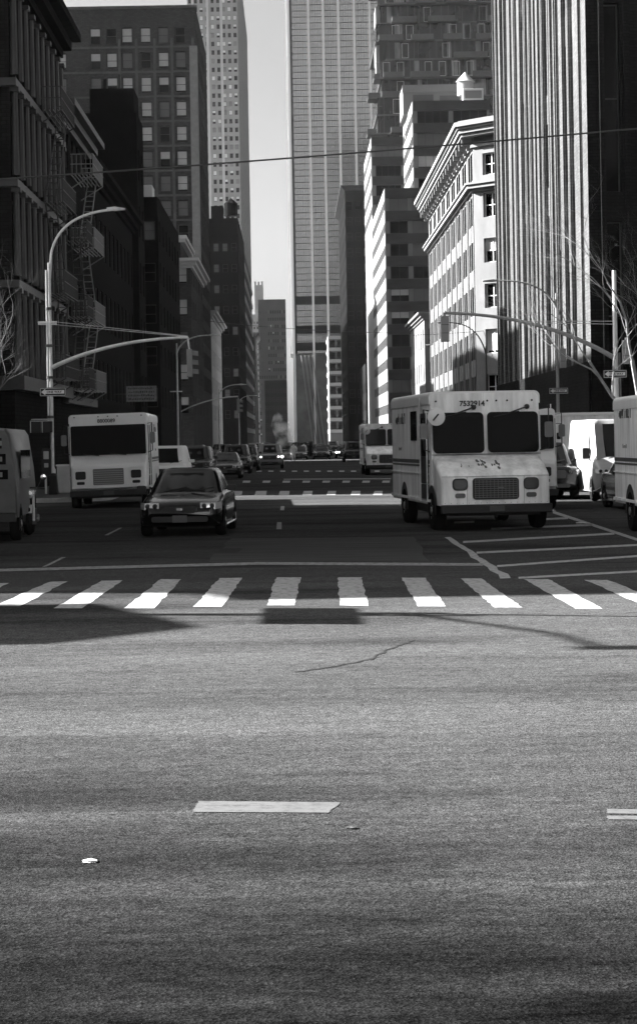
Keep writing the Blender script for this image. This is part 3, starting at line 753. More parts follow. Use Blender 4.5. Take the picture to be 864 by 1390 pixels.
# stacked-balcony glass tower
r1 = thing('balcony_tower', 'glass tower with staggered projecting balconies above the office roofs', 'building', (33, 410, 0))
mb = MB(); sl_ = MB(); wf = []; TW = random.Random(11)
FHT = 3.95; nF = 33
core = MB()
for k in range(nF):
    z = k*FHT
    jx = TW.choice((0, 0, 1.2, -1.0)); jy = TW.choice((0, 0, .8, -.8))
    x0 = 20.2+jx; y0 = 410+jy
    core.box(x0, 62, y0, 440, z+.35, z+FHT)
    sl_.box(x0-.25, 62.3, y0-.3, 440.2, z, z+.35)
    if k > 10:
        bx = 20+TW.uniform(-1, 3)
        while bx < 44:
            bw_ = TW.uniform(4, 7.5); dd_ = TW.uniform(1.2, 2.4)
            if TW.random() < .62:
                sl_.box(bx, bx+bw_, y0-dd_, y0-.3, z+.03, z+.3)
                sl_.box(bx+.1, bx+bw_-.1, y0-dd_+.05, y0-dd_+.12, z+.3, z+1.3); sl_.box(bx+.1, bx+.16, y0-dd_+.12, y0-.3, z+.3, z+1.3)
            bx += bw_+TW.uniform(0, 3)
        if TW.random() < .6:
            o_ = TW.uniform(1.6, 3.2); sl_.box(x0-o_, x0-.25, y0+.3, y0+6, z+.04, z+.34); sl_.box(x0-o_+.05, x0-.25, y0+.35, y0+.45, z+.34, z+1.3)
    q_ = x0+.4
    while q_ < 47:
        sl_.box(q_, q_+.09, y0-.06, y0-.002, z+.36, z+FHT-.01); q_ += TW.choice((.9, 1.5, 1.5, 2.4))
    for _ in range(4):
        q_ = TW.uniform(x0+1, 44); core.box(q_, q_+TW.uniform(.8, 2.6), y0-.03, y0-.003, z+.4, z+FHT-.1, 1)
    n = 14; ww = (62-x0)/n
    for i in range(n):
        if x0+i*ww > 46: break
        if TW.random() < .5: wf.append((Vector((x0+i*ww+.3, y0-.045, z+.5)), 0, ww*.5, FHT-.85))
        wf.append((Vector((x0+i*ww-.06, y0-.05, z+.36)), 0, .1, FHT-.4)) if False else None
wf = [q for q in wf if q is not None]
shift(core, r1.location).build('glass_wall', [mat('apartment_glass', .02, .1, metal=.35, amt=.9, scale=.3, stretch=(1,1,.6)), mat('drawn_curtain', .22, .8, amt=.5, scale=.8, stretch=(3,1,.3))], r1, smooth=False)
shift(sl_, r1.location).build('balcony_slab', slabm, r1, smooth=False)
mb = MB()
for k in range(11, nF):
    z = k*FHT
    for i in range(6):
        if TW.random() < .6: xx = 19.6+i*.0
    mb.box(19.2, 20.0, 411+TW.uniform(0,4), 412+TW.uniform(4,12), z+.36, z+FHT-.01) if TW.random() < .5 else None
shift(mb, r1.location).build('side_wall', mat('tower_side_wall', .2, .7), r1, smooth=False)
add_windows(r1, wf, 'plain', mullion, glass, (.8,.1,.1), 90, panes=False)

# dark narrow building beside the glass tower
block('dark_narrow_building', 'dark narrow high rise between the glass tower and the office building', 'building', 12.8, 18.5, 440, 500, 60.3, blackwall, S_=(3,1.3,8,14,3.6,1.9), A_=(14,1.4,8,14,3.6,1.9), side='W', pb=(.7,.15,.15), panes=False, limit=90, cornice=1.0, cm=midstone)
block('low_brick_building', 'low dark brick building at the foot of the sunlit office flank', 'building', 14.4, 22, 376, 410, 17, darkbrick, S_=(4,1,4,3,3.6,1.8), A_=(9,1.2,4,3,3.6,1.9), side='W', pb=(.7,.2,.1), panes=False, limit=40)
block('terrace_building', 'small building with pale strips in front of the glass tower base', 'building', 10.4, 16.5, 540, 570, 31, mat('terrace_grey', .16, .7), S_=(3,1.5,5,8,3.3,1.9), A_=(6,2,5,8,3.3,1.9), side='W', pb=(.5,.2,.3), bands=[(4+3.3*i,.9,.15) for i in range(9)], bandm=mat('pale_band', .42, .7), panes=False, limit=60)

# glass office tower at the end of the avenue
t = thing('glass_tower', 'huge glass office tower with white vertical ribs at the avenue end', 'building', (13, 620, 0))
tx0 = (392-VX)*620/F + 2.2; tx1 = 40.0; TH = 170
mb = MB(); mb.box(tx0+1.0, tx1, 620, 650, 30, TH); shift(mb, t.location).build('curtain_wall', curtainglass, t, smooth=False)
mb = MB(); mb.box(tx0+.4, tx1, 622, 648, 0, 29.9); shift(mb, t.location).build('base_wall', mat('tower_base_glass', .1, .3, amt=.5, scale=.3), t, smooth=False)
mb = MB()
for px in (401, 428, 448, 468.5, 490, 511, 532):
    x = (px-VX)*620/F
    mb.box(x-.35, x+.35, 618.9, 619.995, 0 if px < 430 else 30, TH)
mb.box(tx0-1.1, tx0-.4, 619.2, 650, 30, TH)
mb.box(tx0, tx1, 618.8, 619.9, TH*.86, TH*.86+1.6) if False else None
shift(mb, t.location).build('rib', mullion, t, smooth=False)
mb = MB(); z = 30.0
while z < TH:
    mb.box(tx0+.99, tx1, 619.86, 619.998, z, z+.22); z += 1.98
for k in range(50):
    x = tx0+1.2+k*.82; mb.box(x, x+.07, 619.9, 619.999, 30, TH)
shift(mb, t.location).build('glazing_bar', mat('grey_mullion', .1, .5), t, smooth=False)
mb = MB()
for z in (36.5, 31.0, 46): mb.box(tx0+1.0, tx0+16, 619.5, 619.85, z, z+2.6)
mb.box(tx0+.4, tx0+1.0, 620.5, 649, 30, TH)
shift(mb, t.location).build('louvre_band', blackwall, t, smooth=False)
for i in range(4):
    mb = MB(); x = 5.2+i*1.25; mb.tube([(x-2.3, 617.5, 29.5), (x+1.2, 617.2, 0)], .2, 6); shift(mb, t.location).build('slanted_column', mat('column_grey', .22, .6), t)
# right first block (out of frame)
block('brick_corner_building', 'brown brick corner building beyond the right edge by the parked trucks', 'building', 17, 40, 32, 58, 20, midbrick, S_=(6,1.2,5,4,3.8,2.0), A_=(7,1.2,5,4,3.8,2.0), side='W', cornice=.8, cm=midstone, limit=20)

#VEHICLES
# ------------------------------------------------------------------ vehicles
def wheel(root, x, y, r, wd, side, dual=False):
    mb = MB(); o = x-(wd if side > 0 else 0)
    mb.lathe([(r*.62,0),(r*.93,0),(r,.05),(r,wd-.05),(r*.93,wd),(r*.62,wd)], (o, y, r), 'x', 24)
    t_ = mb.build('wheel', rubber, root)
    mb = MB(); xo = x if side > 0 else x
    if side > 0: pr = [(r*.62,-.1),(r*.6,-.01),(r*.5,-.05),(r*.22,-.03),(r*.2,.015),(.01,.015)]
    else: pr = [(r*.62,.1),(r*.6,.01),(r*.5,.05),(r*.22,.03),(r*.2,-.015),(.01,-.015)]
    mb.lathe(pr, (x, y, r), 'x', 20)
    for k in range(5):
        a = 2*math.pi*k/5; mb.box(x-.02 if side > 0 else x-.0, x+.0 if side > 0 else x+.02, y+math.cos(a)*r*.38-.03, y+math.cos(a)*r*.38+.03, r+math.sin(a)*r*.38-.03, r+math.sin(a)*r*.38+.03)
    mb.build('rim', rimm, t_)
    return t_
def glyph_row(mb, x, y0, z, n, w_, h_, sgn, rg):
    """small illegible lettering on a side panel (plane x = const)"""
    y = y0
    for i in range(n):
        hh = h_*(1.25 if i == 0 or rg.random() < .25 else .8)
        mb.box(min(x, x+sgn*.004), max(x, x+sgn*.004), y, y+w_*.28, z, z+hh)
        if rg.random() < .7: mb.box(min(x, x+sgn*.004), max(x, x+sgn*.004), y+w_*.28, y+w_*.72, z+hh*(.75 if rg.random() < .5 else .0), z+hh*(1.0 if rg.random() < .5 else .2)) if True else None
        y += w_

def step_van(name, label, loc, yaw, number=None, style='hood', H=3.0, marks=True, group=None, paintm=None):
    root = thing(name, label, 'truck', loc, yaw, group)
    pm = paintm or white_dirty
    hw = 1.22; L = 6.7; yf = .95 if style == 'hood' else .45
    # body: rounded box
    mb = MB()
    def sec(y, hw_, z0, z1, r=.12):
        pts = [(-hw_, y, z0)]
        for sx, a0 in ((-1, 180), (1, 90)):
            for k in range(5):
                a = R(a0-22.5*k); pts.append((sx*(hw_-r)+r*math.cos(a), y, z1-r+r*math.sin(a)))
        pts.append((hw_, y, z0)); return pts
    rake = .14
    zb = .55
    def bsec(y, top_in=0): return sec(y, hw, zb, H)
    # front face raked: build with leaning first section
    s0 = [(x*.985, yf+rake*max(0, (z-1.5)/1.5), z) for x, y, z in sec(yf, hw, zb, H-.03)]
    s1 = [(x, yf+.1+rake*max(0, (z-1.5)/1.5), z) for x, y, z in sec(yf, hw, zb, H)]
    mb.loft([s0, s1, sec(yf+.6, hw, zb, H), sec(L-.05, hw, zb, H), sec(L, hw*.98, zb, H-.05)])
    mb.build('body', pm, root)
    # roof cap lip
    mb = MB(); 
    mb.loft([[(x*1.012, y-.012, z) for x, y, z in sec(yf+rake+.02, hw, H-.26, H+.015)], [(x*1.012, y, z) for x, y, z in sec(L, hw, H-.26, H+.015)]])
    mb.build('roof_cap', white, root)
    if style == 'hood':
        mb = MB()
        def hs(y, h_, zt, r): 
            pts = [(-h_, y, .55), (-h_, y, zt-r)]
            for sx, a0 in ((-1,180),(1,90)):
                for k in range(4): a = R(a0-30*k); pts.append((sx*(h_-r)+r*math.cos(a), y, zt-r+r*math.sin(a)))
            pts += [(h_, y, zt-r), (h_, y, .55)]; return pts
        mb.loft([hs(0, 1.13, 1.13, .1), hs(.035, 1.17, 1.2, .1), hs(.14, 1.185, 1.28, .1), hs(.55, 1.19, 1.47, .1), hs(.93, 1.19, 1.6, .1), hs(1.1, 1.18, 1.61, .1)])
        mb.build('hood', pm, root)
        mb = MB(); mb.rrect(0, .9, 1.0, .46, -.02, .07, .02); mb.build('grille', trimm, root)
        mb = MB()
        for k in range(9): mb.box(-.46, .46, -.032, -.021, .71+k*.047, .722+k*.047)
        for k in range(12): mb.box(-.45+k*.082, -.44+k*.082, -.034, -.0325, .7, 1.1)
        mb.box(.05, .17, -.045, -.036, .9, .93)
        mb.build('grille_bars', greyplas, bpy.data.objects[root.children[-1].name] if False else root)
        for sx in (-.77, .77):
            mb = MB(); mb.rrect(sx, 1.0, .33, .26, -.022, .09, .03); h = mb.build('headlight', trimm, root)
            mb = MB(); mb.rrect(sx, 1.0, .27, .2, -.032, .08, .008); mb.build('lens', mat('clear_lens_dull', .08, .15, metal=.6), h)
            mb = MB(); mb.rrect(sx, .76, .22, .1, -.02, .04, .02); mb.build('indicator', mat('indicator_lens', .08, .3), root)
        zt, zl, yg = 2.55, 1.66, yf
        gz = lambda z: yg+rake*max(0, (z-1.5)/1.5)
        for sx in (-1, 1):
            mb = MB(); mb.rrect(sx*.605, (zt+zl)/2, 1.13, zt-zl, -.03, .1, .02, fn=lambda x, y, z: (x, y+gz(z), z)); wd = mb.build('windshield', glass_car, root)
            mb = MB(); mb.rrect(sx*.605, (zt+zl)/2, 1.19, zt-zl+.06, -.018, .12, .02, fn=lambda x, y, z: (x, y+gz(z), z)); mb.build('gasket', trimm, root) if False else None
            px_ = -.25 if sx < 0 else .93
            mb = MB(); mb.lathe([(.055,0),(.055,-.05),(.03,-.07)], (px_, gz(2.66)-.01, 2.66), 'y', 12); mb.tube([(px_, gz(2.66)-.06, 2.66), (px_-.42, gz(2.5)-.07, 2.52)], .018, 6); mb.tube([(px_-.18, gz(2.5)-.06, 2.56), (px_-.75, gz(2.4)-.05, 2.44)], .012, 5)
            mb.build('wiper', trimm, root)
        if marks:
            rg = random.Random(4); mb = MB()
            for cx_ in (-.25, .12):
                for k in range(5):
                    x_ = cx_+rg.uniform(-.1, .1); y_ = rg.uniform(.35, .7); z_ = 1.28+(y_-.14)*.45+.1
            mb = MB()
        mb = MB(); mb.box(-1.2, 1.2, yf-.012, yf+.02, 1.625, 1.64); mb.build('cowl_seam', trimm, root)
        mb = MB(); mb.box(-1.16, 1.16, -.004, .01, 1.165, 1.172); mb.box(-.62, -.614, -.004, .01, .57, 1.16); mb.box(.614, .62, -.004, .01, .57, 1.16)
        mb.box(-.003, .003, yf+.12, yf+.14, 2.58, 2.72)
        for k in range(18): x_ = -1.1+k*.13; mb.lathe([(.008,0),(.006,-.006)], (x_, .0, .6), 'y', 6)
        mb.build('panel_seam', mat('seam_grey', .12, .6), root, smooth=False)
    else:
        mb = MB()
        mb.loft([[(-1.13,0,.62),(1.13,0,.62),(1.13,0,1.25),(-1.13,0,1.25)], [(-1.17,.05,.62),(1.17,.05,.62),(1.17,.05,1.36),(-1.17,.05,1.36)], [(-1.2,.5,.62),(1.2,.5,.62),(1.2,.5,1.62),(-1.2,.5,1.62)]])
        mb.build('hood', pm, root, bevel=.03)
        mb = MB(); mb.rrect(0, .98, .95, .5, -.02, .03, .03); mb.build('grille', mat('grille_grey', .12, .4), root)
        mb = MB()
        for k in range(7): mb.box(-.45, .45, -.045, -.022, .76+k*.065, .785+k*.065)
        mb.build('grille_bars', mat('grille_bar_grey', .3, .4), root)
        for sx in (-.86, .86):
            mb = MB(); mb.rrect(sx, .98, .46, .56, -.02, .06, .03); hp = mb.build('headlight_panel', white, root)
            mb = MB(); mb.rrect(sx, 1.04, .32, .25, -.04, .05, .02); mb.rrect(sx, .8, .24, .09, -.04, .03, .02); hh = mb.build('headlight', trimm, hp)
        gz = lambda z: yf+rake*max(0, (z-1.5)/1.5)
        mb = MB(); mb.rrect(0, 2.12, 2.34, .93, -.03, .05, .02, fn=lambda x, y, z: (x, y+gz(z), z)); mb.build('windshield', glass_car, root)
        for px_ in (-.3, .55):
            mb = MB(); mb.tube([(px_, gz(1.7)-.05, 1.64), (px_-.5, gz(1.7)-.05, 1.7)], .014, 5); mb.build('wiper', trimm, root)
    gz2 = lambda z: yf+rake*max(0, (z-1.5)/1.5)
    if number:
        text_mesh(number, .16, 'fleet_number', inkm, root, facing(-.28 if style == 'hood' else -.05, gz2(2.78)-.02, 2.74 if style == 'hood' else 2.72), .004)
    for i, x_ in enumerate((-1.08, .06, .26, .5, 1.05) if style == 'hood' else (-1.05, -.3, 0, .3, 1.05)):
        mb = MB(); mb.lathe([(.022,0),(.022,-.02)], (x_, gz2(2.8)-.0, 2.8 if style == 'hood' else 2.86), 'y', 8); mb.build('marker_lamp', trimm, root)
    # bumper and underside
    mb = MB(); mb.box(-1.2, 1.2, -.13, .0, .38, .57); mb.build('bumper', trimm, root, bevel=.02)
    mb = MB(); mb.box(-1.0, 1.0, .2, L-.3, .32, .545); mb.build('chassis', trimm, root, smooth=False)
    mb = MB(); mb.box(-.16, .16, -.145, -.131, .42, .54); mb.build('licence_plate', mat('plate_grey', .05, .5), root, smooth=False)
    # arches + wheels
    for (yy, r) in ((.95 if style == 'hood' else .95, .42), (L-1.9, .42)):
        for sx in (-1, 1):
            mb = MB()
            pts = [(sx*(hw+.004), yy+.56*math.cos(R(a)), .42+.56*math.sin(R(a))) for a in range(-8, 189, 14)]
            mb.add(pts, [tuple(range(len(pts)))]); mb.build('wheel_arch', trimm, root, smooth=False)
            wheel(root, sx*(hw-.01+.02), yy, r, .26, sx)
    # sides: stripes, door, window, mirror
    for sx in (-1, 1):
        x = sx*(hw+.002); xx = sorted((x, x+sx*.004))
        mb = MB(); mb.box(xx[0], xx[1], yf+.2, L-.05, 1.44, 1.52); mb.box(xx[0], xx[1], yf+.2, L-.05, 1.37, 1.41)
        mb.build('side_stripe', stripeb, root, smooth=False)
        xx2 = sorted((x+sx*.006, x+sx*.03))
        mb = MB(); mb.box(xx2[0], xx2[1], yf+.3, yf+1.25, 1.0, 2.55); mb.box(xx2[0], xx2[1], yf+.3, yf+1.25, .62, .98)
        d_ = mb.build('sliding_door', mat('door_dark_inside', .03, .6), root, smooth=False)
        mb = MB(); mb.box(*sorted((x+sx*.032, x+sx*.04)), yf+.42, yf+1.12, 1.6, 2.45); mb.build('door_window', glass_car, d_, smooth=False)
        mb = MB(); mb.box(*sorted((x+sx*.031, x+sx*.05)), yf+.3, yf+.36, .6, 2.6); mb.box(*sorted((x+sx*.031, x+sx*.05)), yf+1.2, yf+1.28, .6, 2.9); mb.build('door_rail', pm, root, smooth=False)
        if sx < 0 or style != 'hood':
            mb = MB(); mb.box(*sorted((x, x+sx*.01)), yf+1.9, yf+2.75, 1.95, 2.62); mb.build('side_window', glass_car, root, smooth=False)
        rg = random.Random(9); mb = MB(); glyph_row(mb, x, yf+3.6, 2.35, 8, .19, .2, sx, rg)
        glyph_row(mb, x, yf+4.2, 1.72, 4, .13, .07, sx, rg); mb.build('side_lettering', inkm, root, smooth=False)
        mb = MB(); mb.box(*sorted((x, x+sx*.03)), yf+.1, L, .6, .66); mb.box(*sorted((x, x+sx*.02)), yf+.3, L, 1.2, 1.225); mb.build('rub_rail', pm, root, smooth=False)
        # mirrors
        mx = sx*(hw+.16)
        mb = MB(); mb.tube([(sx*hw, yf+.25, 2.6), (mx, yf-.05, 2.62), (mx, yf-.06, 1.75), (sx*hw, yf+.2, 1.7)], .016, 6)
        ma = mb.build('mirror_arm', trimm, root)
        mb = MB(); mb.rrect(mx, 2.15, .17, .34, yf-.09, .04, .06); mb.build('mirror', greyplas, ma)
    if style == 'hood':
        mb = MB(); mb.lathe([(.005,-.03),(.1,-.022),(.19,.0),(.2,.03),(.15,.05)], (-1.12, yf-.17, 2.46), 'y', 24); m_ = mb.build('convex_mirror', mat('mirror_white', .75, .25), root)
        mb = MB(); mb.tube([(-1.12, yf-.12, 2.46), (-1.2, yf+.1, 2.6)], .015, 5); mb.tube([(-1.2, yf-.215, 2.38), (-1.08, yf-.215, 2.52)], .018, 5); mb.build('mirror_bracket', trimm, m_)
    return root
hero = step_van('mail_truck', 'white mail step van with split windshield numbered 7532914', (0,0,0), R(5.5), '7532914', 'hood')
# front centre bottom lands at px 671
hero.location = ((671-VX)*40.9/F, 40.9, 0)
# rust chips on the hood edge
mb = MB(); rg = random.Random(2)
for cx_, n_ in ((-.62, 4), (-.22, 9), (.12, 10)):
    for k in range(n_):
        x_ = cx_+rg.gauss(0, .05); y_ = .42+rg.gauss(0, .1); r_ = rg.uniform(.012, .035)
        z_ = 1.28+(y_-.14)*(.19/.41)+.006
        mb.add([(x_+r_*math.cos(a*1.05)*rg.uniform(.6, 1.3), y_+2.4*r_*math.sin(a*1.05), z_+2.4*r_*math.sin(a*1.05)*.463) for a in range(6)], [(0,1,2,3,4,5)])
mb.build('rust_spots', mat('rust_chips', .14, .9), hero, smooth=False)
lt = step_van('delivery_truck', 'white delivery step van with one wide dark windshield and slatted grille', ((147.5-VX)*59.5/F, 59.5, 0), R(1.5), '8800089', 'flat', H=2.93, paintm=white)
lt.rotation_euler = (0, R(-1.2), R(1.0))
step_van('mail_truck', 'white mail truck cut off by the right edge beside the hatched lines', (6.95+1.22, 34.9, 0), R(0), None, 'hood', H=2.8)
step_van('mail_truck', 'distant white step van behind the numbered mail truck', ((526-VX)*106/F, 106, 0), R(1), None, 'hood', H=2.85, paintm=white_dirty)
step_van('delivery_truck', 'white step van mostly hidden behind the numbered mail truck on its right', (5.95, 52, 0), R(0), None, 'flat', H=2.75, paintm=white)

def crom(a, b, c, d, t):
    return tuple(.5*((2*b[i])+(-a[i]+c[i])*t+(2*a[i]-5*b[i]+4*c[i]-d[i])*t*t+(-a[i]+3*b[i]-3*c[i]+d[i])*t**3) for i in range(3))
def smooth_loft(secs, ns, nr):
    # finer rings through the same points: ns steps along, nr steps round
    def ring(q):
        n = len(q); return [crom(q[i-1], q[i], q[(i+1) % n], q[(i+2) % n], k/nr) for i in range(n) for k in range(nr)]
    q = [ring(x) for x in secs]; out = []
    for i in range(len(q)-1):
        a, b, c, d = q[max(i-1, 0)], q[i], q[i+1], q[min(i+2, len(q)-1)]
        for k in range(ns): out.append([crom(a[j], b[j], c[j], d[j], k/ns) for j in range(len(b))])
    return out+[q[-1]]
def car(name, label, loc, yaw, pm, kind='sedan', lights=False, group='cars in the avenue traffic', cat='car', H=None):
    root = thing(name, label, cat, loc, yaw, group)
    if kind == 'sedan':
        L = 4.65; hwid = .89; belt = .93; Hh = 1.43
        st = [(0,.66,.36,.56),(.05,.74,.3,.66),(.18,.82,.24,.73),(.5,.87,.2,.79),(1.0,.885,.19,.86),(1.3,.89,.19,.91),(2.3,.9,.19,.95),(3.5,.895,.19,.97),(4.1,.88,.22,.98),(4.5,.83,.28,.95),(4.65,.72,.36,.86)]
        gh = (1.22, 1.98, 3.25, 4.0, .77, .58)
    elif kind == 'suv':
        L = 4.8; hwid = .96; belt = 1.15; Hh = 1.8
        st = [(0,.76,.42,.8),(.05,.84,.36,.95),(.2,.91,.3,1.02),(.6,.94,.26,1.07),(1.1,.95,.26,1.12),(2.3,.96,.26,1.16),(4.3,.95,.28,1.18),(4.7,.92,.32,1.15),(4.8,.84,.4,1.05)]
        gh = (1.15, 1.85, 4.35, 4.72, .87, .7)
    else:   # high roofed van
        L = 5.6; hwid = 1.0; belt = 1.3; Hh = 2.5
        st = [(0,.82,.42,.78),(.06,.92,.36,.98),(.25,.98,.3,1.08),(.6,1.0,.28,1.2),(.95,1.0,.28,1.34),(2.0,1.0,.28,1.38),(5.4,1.0,.28,1.38),(5.6,.96,.3,1.36)]
        gh = (.85, 1.75, 5.35, 5.55, .97, .86)
    if H: Hh = H
    mb = MB(); secs = []
    for y, h_, zb, zt in st:
        c = .03 if kind != 'van' else .02
        half = [(h_*.86, zb), (h_*.97, zb+.07), (h_, zb+(zt-zb)*.35), (h_*.985, zt-(zt-zb)*.3), (h_*.95, zt-(zt-zb)*.1), (h_*.86, zt-.01), (h_*.45, zt+c*.7)]
        pts = [(x, y, z) for x, z in half] + [(0, y, zt+c)] + [(-x, y, z) for x, z in half[::-1]]
        secs.append(pts)
    secs = smooth_loft(secs, 4, 2)
    mb.loft(secs); mb.build('body', pm, root, ang=60)
    y0, y1, y2, y3, gb, gt = gh; zb = belt-.04
    mb = MB()
    def gs(y, h_, z, ny=0): return [(-h_, y, z), (-h_*.5, y-ny, z), (h_*.5, y-ny, z), (h_, y, z), ]
    lev = [(zb, 0, gb), (zb+(Hh-zb)*.5, .5, gb+(gt-gb)*.45), (Hh-.07, .93, gt+.02), (Hh-.01, 1.04, gt-.06)]
    rings = []
    for z, t_, h_ in lev:
        ya = y0+(y1-y0)*t_; yb_ = y3+(y2-y3)*t_
        bow = .1*(1-abs(0)); 
        rings.append([(-h_, ya+.03, z), (-h_*.55, ya-.06, z), (0, ya-.09, z), (h_*.55, ya-.06, z), (h_, ya+.03, z), (h_*1.01, (ya+yb_)/2, z), (h_, yb_-.03, z), (h_*.5, yb_+.05, z), (-h_*.5, yb_+.05, z), (-h_, yb_-.03, z), (-h_*1.01, (ya+yb_)/2, z)])
    mb.loft(smooth_loft(rings, 3, 3)); cab = mb.build('cabin', pm, root, ang=60)
    # glazing: patches following the cabin, 8 mm proud
    def lerp_ring(i, t_, grow=.008):
        z = zb+(Hh-.07-zb)*t_; tt = .93*t_; h_ = gb+(gt+.02-gb)*t_
        return z, y0+(y1-y0)*tt, y3+(y2-y3)*tt, h_
    wmb = MB(); rows_ = []
    for t_ in (.08, .4, .7, .93):
        z, ya, yb_, h_ = lerp_ring(0, t_); k = .93
        rows_.append([(-h_*k, ya+.012-.012, z), (-h_*.55, ya-.078, z), (0, ya-.108, z), (h_*.55, ya-.078, z), (h_*k, ya+.0, z)])
    vs = [p for r_ in rows_ for p in r_]; wmb.add(vs, [(i*5+j, i*5+j+1, i*5+j+6, i*5+j+5) for i in range(3) for j in range(4)])
    wmb.build('windshield', glass_car, root)
    for sx in (-1, 1):
        sp_ = ((.06,.46),(.5,.94)) if kind != 'van' else ((.02,.2),)
        for a, b in sp_:
            wmb = MB(); q = []
            for t_ in (.1, .9):
                z, ya, yb_, h_ = lerp_ring(0, t_)
                za = ya+.1; zb2 = yb_-.12
                q.append([(sx*(h_*1.012+.006), za+(zb2-za)*a, z), (sx*(h_*1.012+.006), za+(zb2-za)*b, z)])
            wmb.add([q[0][0], q[0][1], q[1][1], q[1][0]], [(0,1,2,3)]); wmb.build('side_window', glass_car, root, smooth=False)
        mz = belt+.05
        mb = MB(); mb.rrect(sx*(hwid+.1), mz+(.02 if kind != 'van' else .1), .2, .13 if kind != 'van' else .34, y0+.32, .04, .12); mb.tube([(sx*(hwid-.06), y0+.4, mz), (sx*(hwid+.05), y0+.4, mz)], .025, 5); mb.build('wing_mirror', pm if kind == 'suv' else trimm, root)
    lz = {'sedan': .655, 'suv': .86, 'van': .92}[kind]
    for sx in (-1, 1):
        # wraparound headlight
        mb = MB(); hw0 = st[1][1]; rows_ = []
        for z in (lz-.075, lz+.0, lz+.07):
            e = .0 if z < lz else (.03 if z > lz else .0)
            rows_.append([(sx*(hw0-.3), -.015+e+.03, z), (sx*(hw0-.12), .0+e+.03, z), (sx*(hw0+.005), .06+e, z), (sx*(hw0+.075), .16+e, z+.008), (sx*(hw0+.125), .36+e, z+.012)])
        vs = [p for r_ in rows_ for p in r_]; mb.add(vs, [(i*5+j, i*5+j+1, i*5+j+6, i*5+j+5) for i in range(2) for j in range(4)])
        hl = mb.build('headlight', lampon if lights else lens, root)
        for q_, xx in enumerate((.22, .06)):
            mb = MB(); mb.lathe([(.055,0),(.045,-.02),(.01,-.03)], (sx*(hw0-xx), -.005+.03+(.03 if q_ else 0), lz), 'y', 12); mb.build('lamp_bulb', lampon if lights else trimm, hl)
    gz_ = {'sedan': .58, 'suv': .8, 'van': .78}[kind]
    mb = MB(); mb.rrect(0, gz_, .74 if kind == 'sedan' else .95, .13 if kind == 'sedan' else .26, -.012, .05, .04)
    mb.build('grille', trimm, root)
    mb = MB(); mb.rrect(0, gz_+.01, .13, .05, -.022, .02, .01); mb.build('badge', chrome, root)
    mb = MB(); mb.rrect(0, st[0][2]+.02, 1.2, .12, -.01, .05, .1); mb.build('air_intake', trimm, root)
    mb = MB(); mb.rrect(0, st[0][2]+.03, .31, .15, -.03, .01, .015); mb.build('licence_plate', mat('plate_grey', .05, .5), root)
    wy = (.9, L-.95); wr = {'sedan': .32, 'suv': .37, 'van': .35}[kind]
    for yy in wy:
        for sx in (-1, 1):
            mb = MB(); pts = [(sx*(hwid+.003), yy+(wr+.07)*math.cos(R(a)), wr+(wr+.07)*math.sin(R(a))) for a in range(-18, 199, 18)]
            mb.add(pts, [tuple(range(len(pts)))]); mb.build('wheel_arch', trimm, root, smooth=False)
            wheel(root, sx*(hwid+.012), yy, wr, .21, sx)
    mb = MB()
    for x_ in (-.5, .15): mb.tube([(x_, y0-.11, belt+.0), (x_+.48, y0+.02, belt+.09)], .01, 4)
    mb.build('wiper', trimm, root)
    return root
near = car('black_sedan', 'black sedan with clear headlights in front of the left delivery truck', ((242-VX)*40.4/F, 40.4, 0), R(-2.5), blackp, 'sedan', group=None)
mb = MB(); mb.box(-.42, .42, 2.25, 2.9, 1.425, 1.436); mb.build('sunroof', glass_car, near)
mb = MB(); mb.box(.3, .44, 1.31, 1.325, .93, .965); mb.build('dashboard_card', signw, near, smooth=False)
g_ = 'cars in the avenue traffic'
def at(px, Y): return ((px-VX)*Y/F, Y, 0)
car('pickup', 'white sport utility vehicle just right of the left delivery truck', at(224, 79), R(1), white, 'suv', cat='suv', H=1.88, group=g_).name = 'white_suv'
d1 = car('dark_suv', 'dark sport utility vehicle behind the white one in the left lane', at(262, 96), 0, darkp, 'suv', cat='suv', group=g_)
d2 = car('sedan', 'dark sedan at the far crosswalk, centre left lane', at(304, 103), 0, darkp, 'sedan', group=g_)
c1 = car('taxi_van', 'pale van with lit headlights approaching in the middle lane', at(365.5, 137), 0, greyp, 'suv', lights=True, cat='van', group=g_)
s_lit = car('sedan', 'sedan with lit headlights far down the right lane', at(466, 205), 0, darkp, 'sedan', lights=True, group=g_)
def dup(src, px, Y, label, z=0):
    c = copy_tree(src); c.location = at(px, Y); c.rotation_euler = (0, 0, 0); c['label'] = label; return c
dup(d1, 331, 128, 'dark sport utility vehicle left of the pale van with lit headlights')
dup(d2, 322, 152, 'dark sedan queuing behind the dark sport utility vehicle, third lane')
dup(d2, 284, 125, 'dark sedan standing near the third lamp post on the left')
dup(d1, 262, 150, 'dark sport utility vehicle standing by the left kerb far off')
dup(d2, 342, 190, 'dark sedan beyond the pale van, partly hidden')
dup(c1, 345, 225, 'pale van with lit headlights farther up the avenue')
dup(d1, 388, 215, 'dark sport utility vehicle near the steam column')
dup(d2, 436, 200, 'dark sedan in the right lane just left of the lit headlights')
dup(s_lit, 425, 260, 'small sedan with lit headlights near the tower base')
dup(d2, 405, 280, 'dark sedan in the centre of the distant traffic')
dup(d1, 452, 300, 'dark sport utility vehicle in the distant right lane')
dup(s_lit, 375, 330, 'tiny sedan with lit headlights at the distant left lane')
dup(d1, 362, 380, 'tiny dark sport utility vehicle at the far end of the avenue')
dup(d1, 480, 170, 'dark sport utility vehicle parked left of the distant step van')
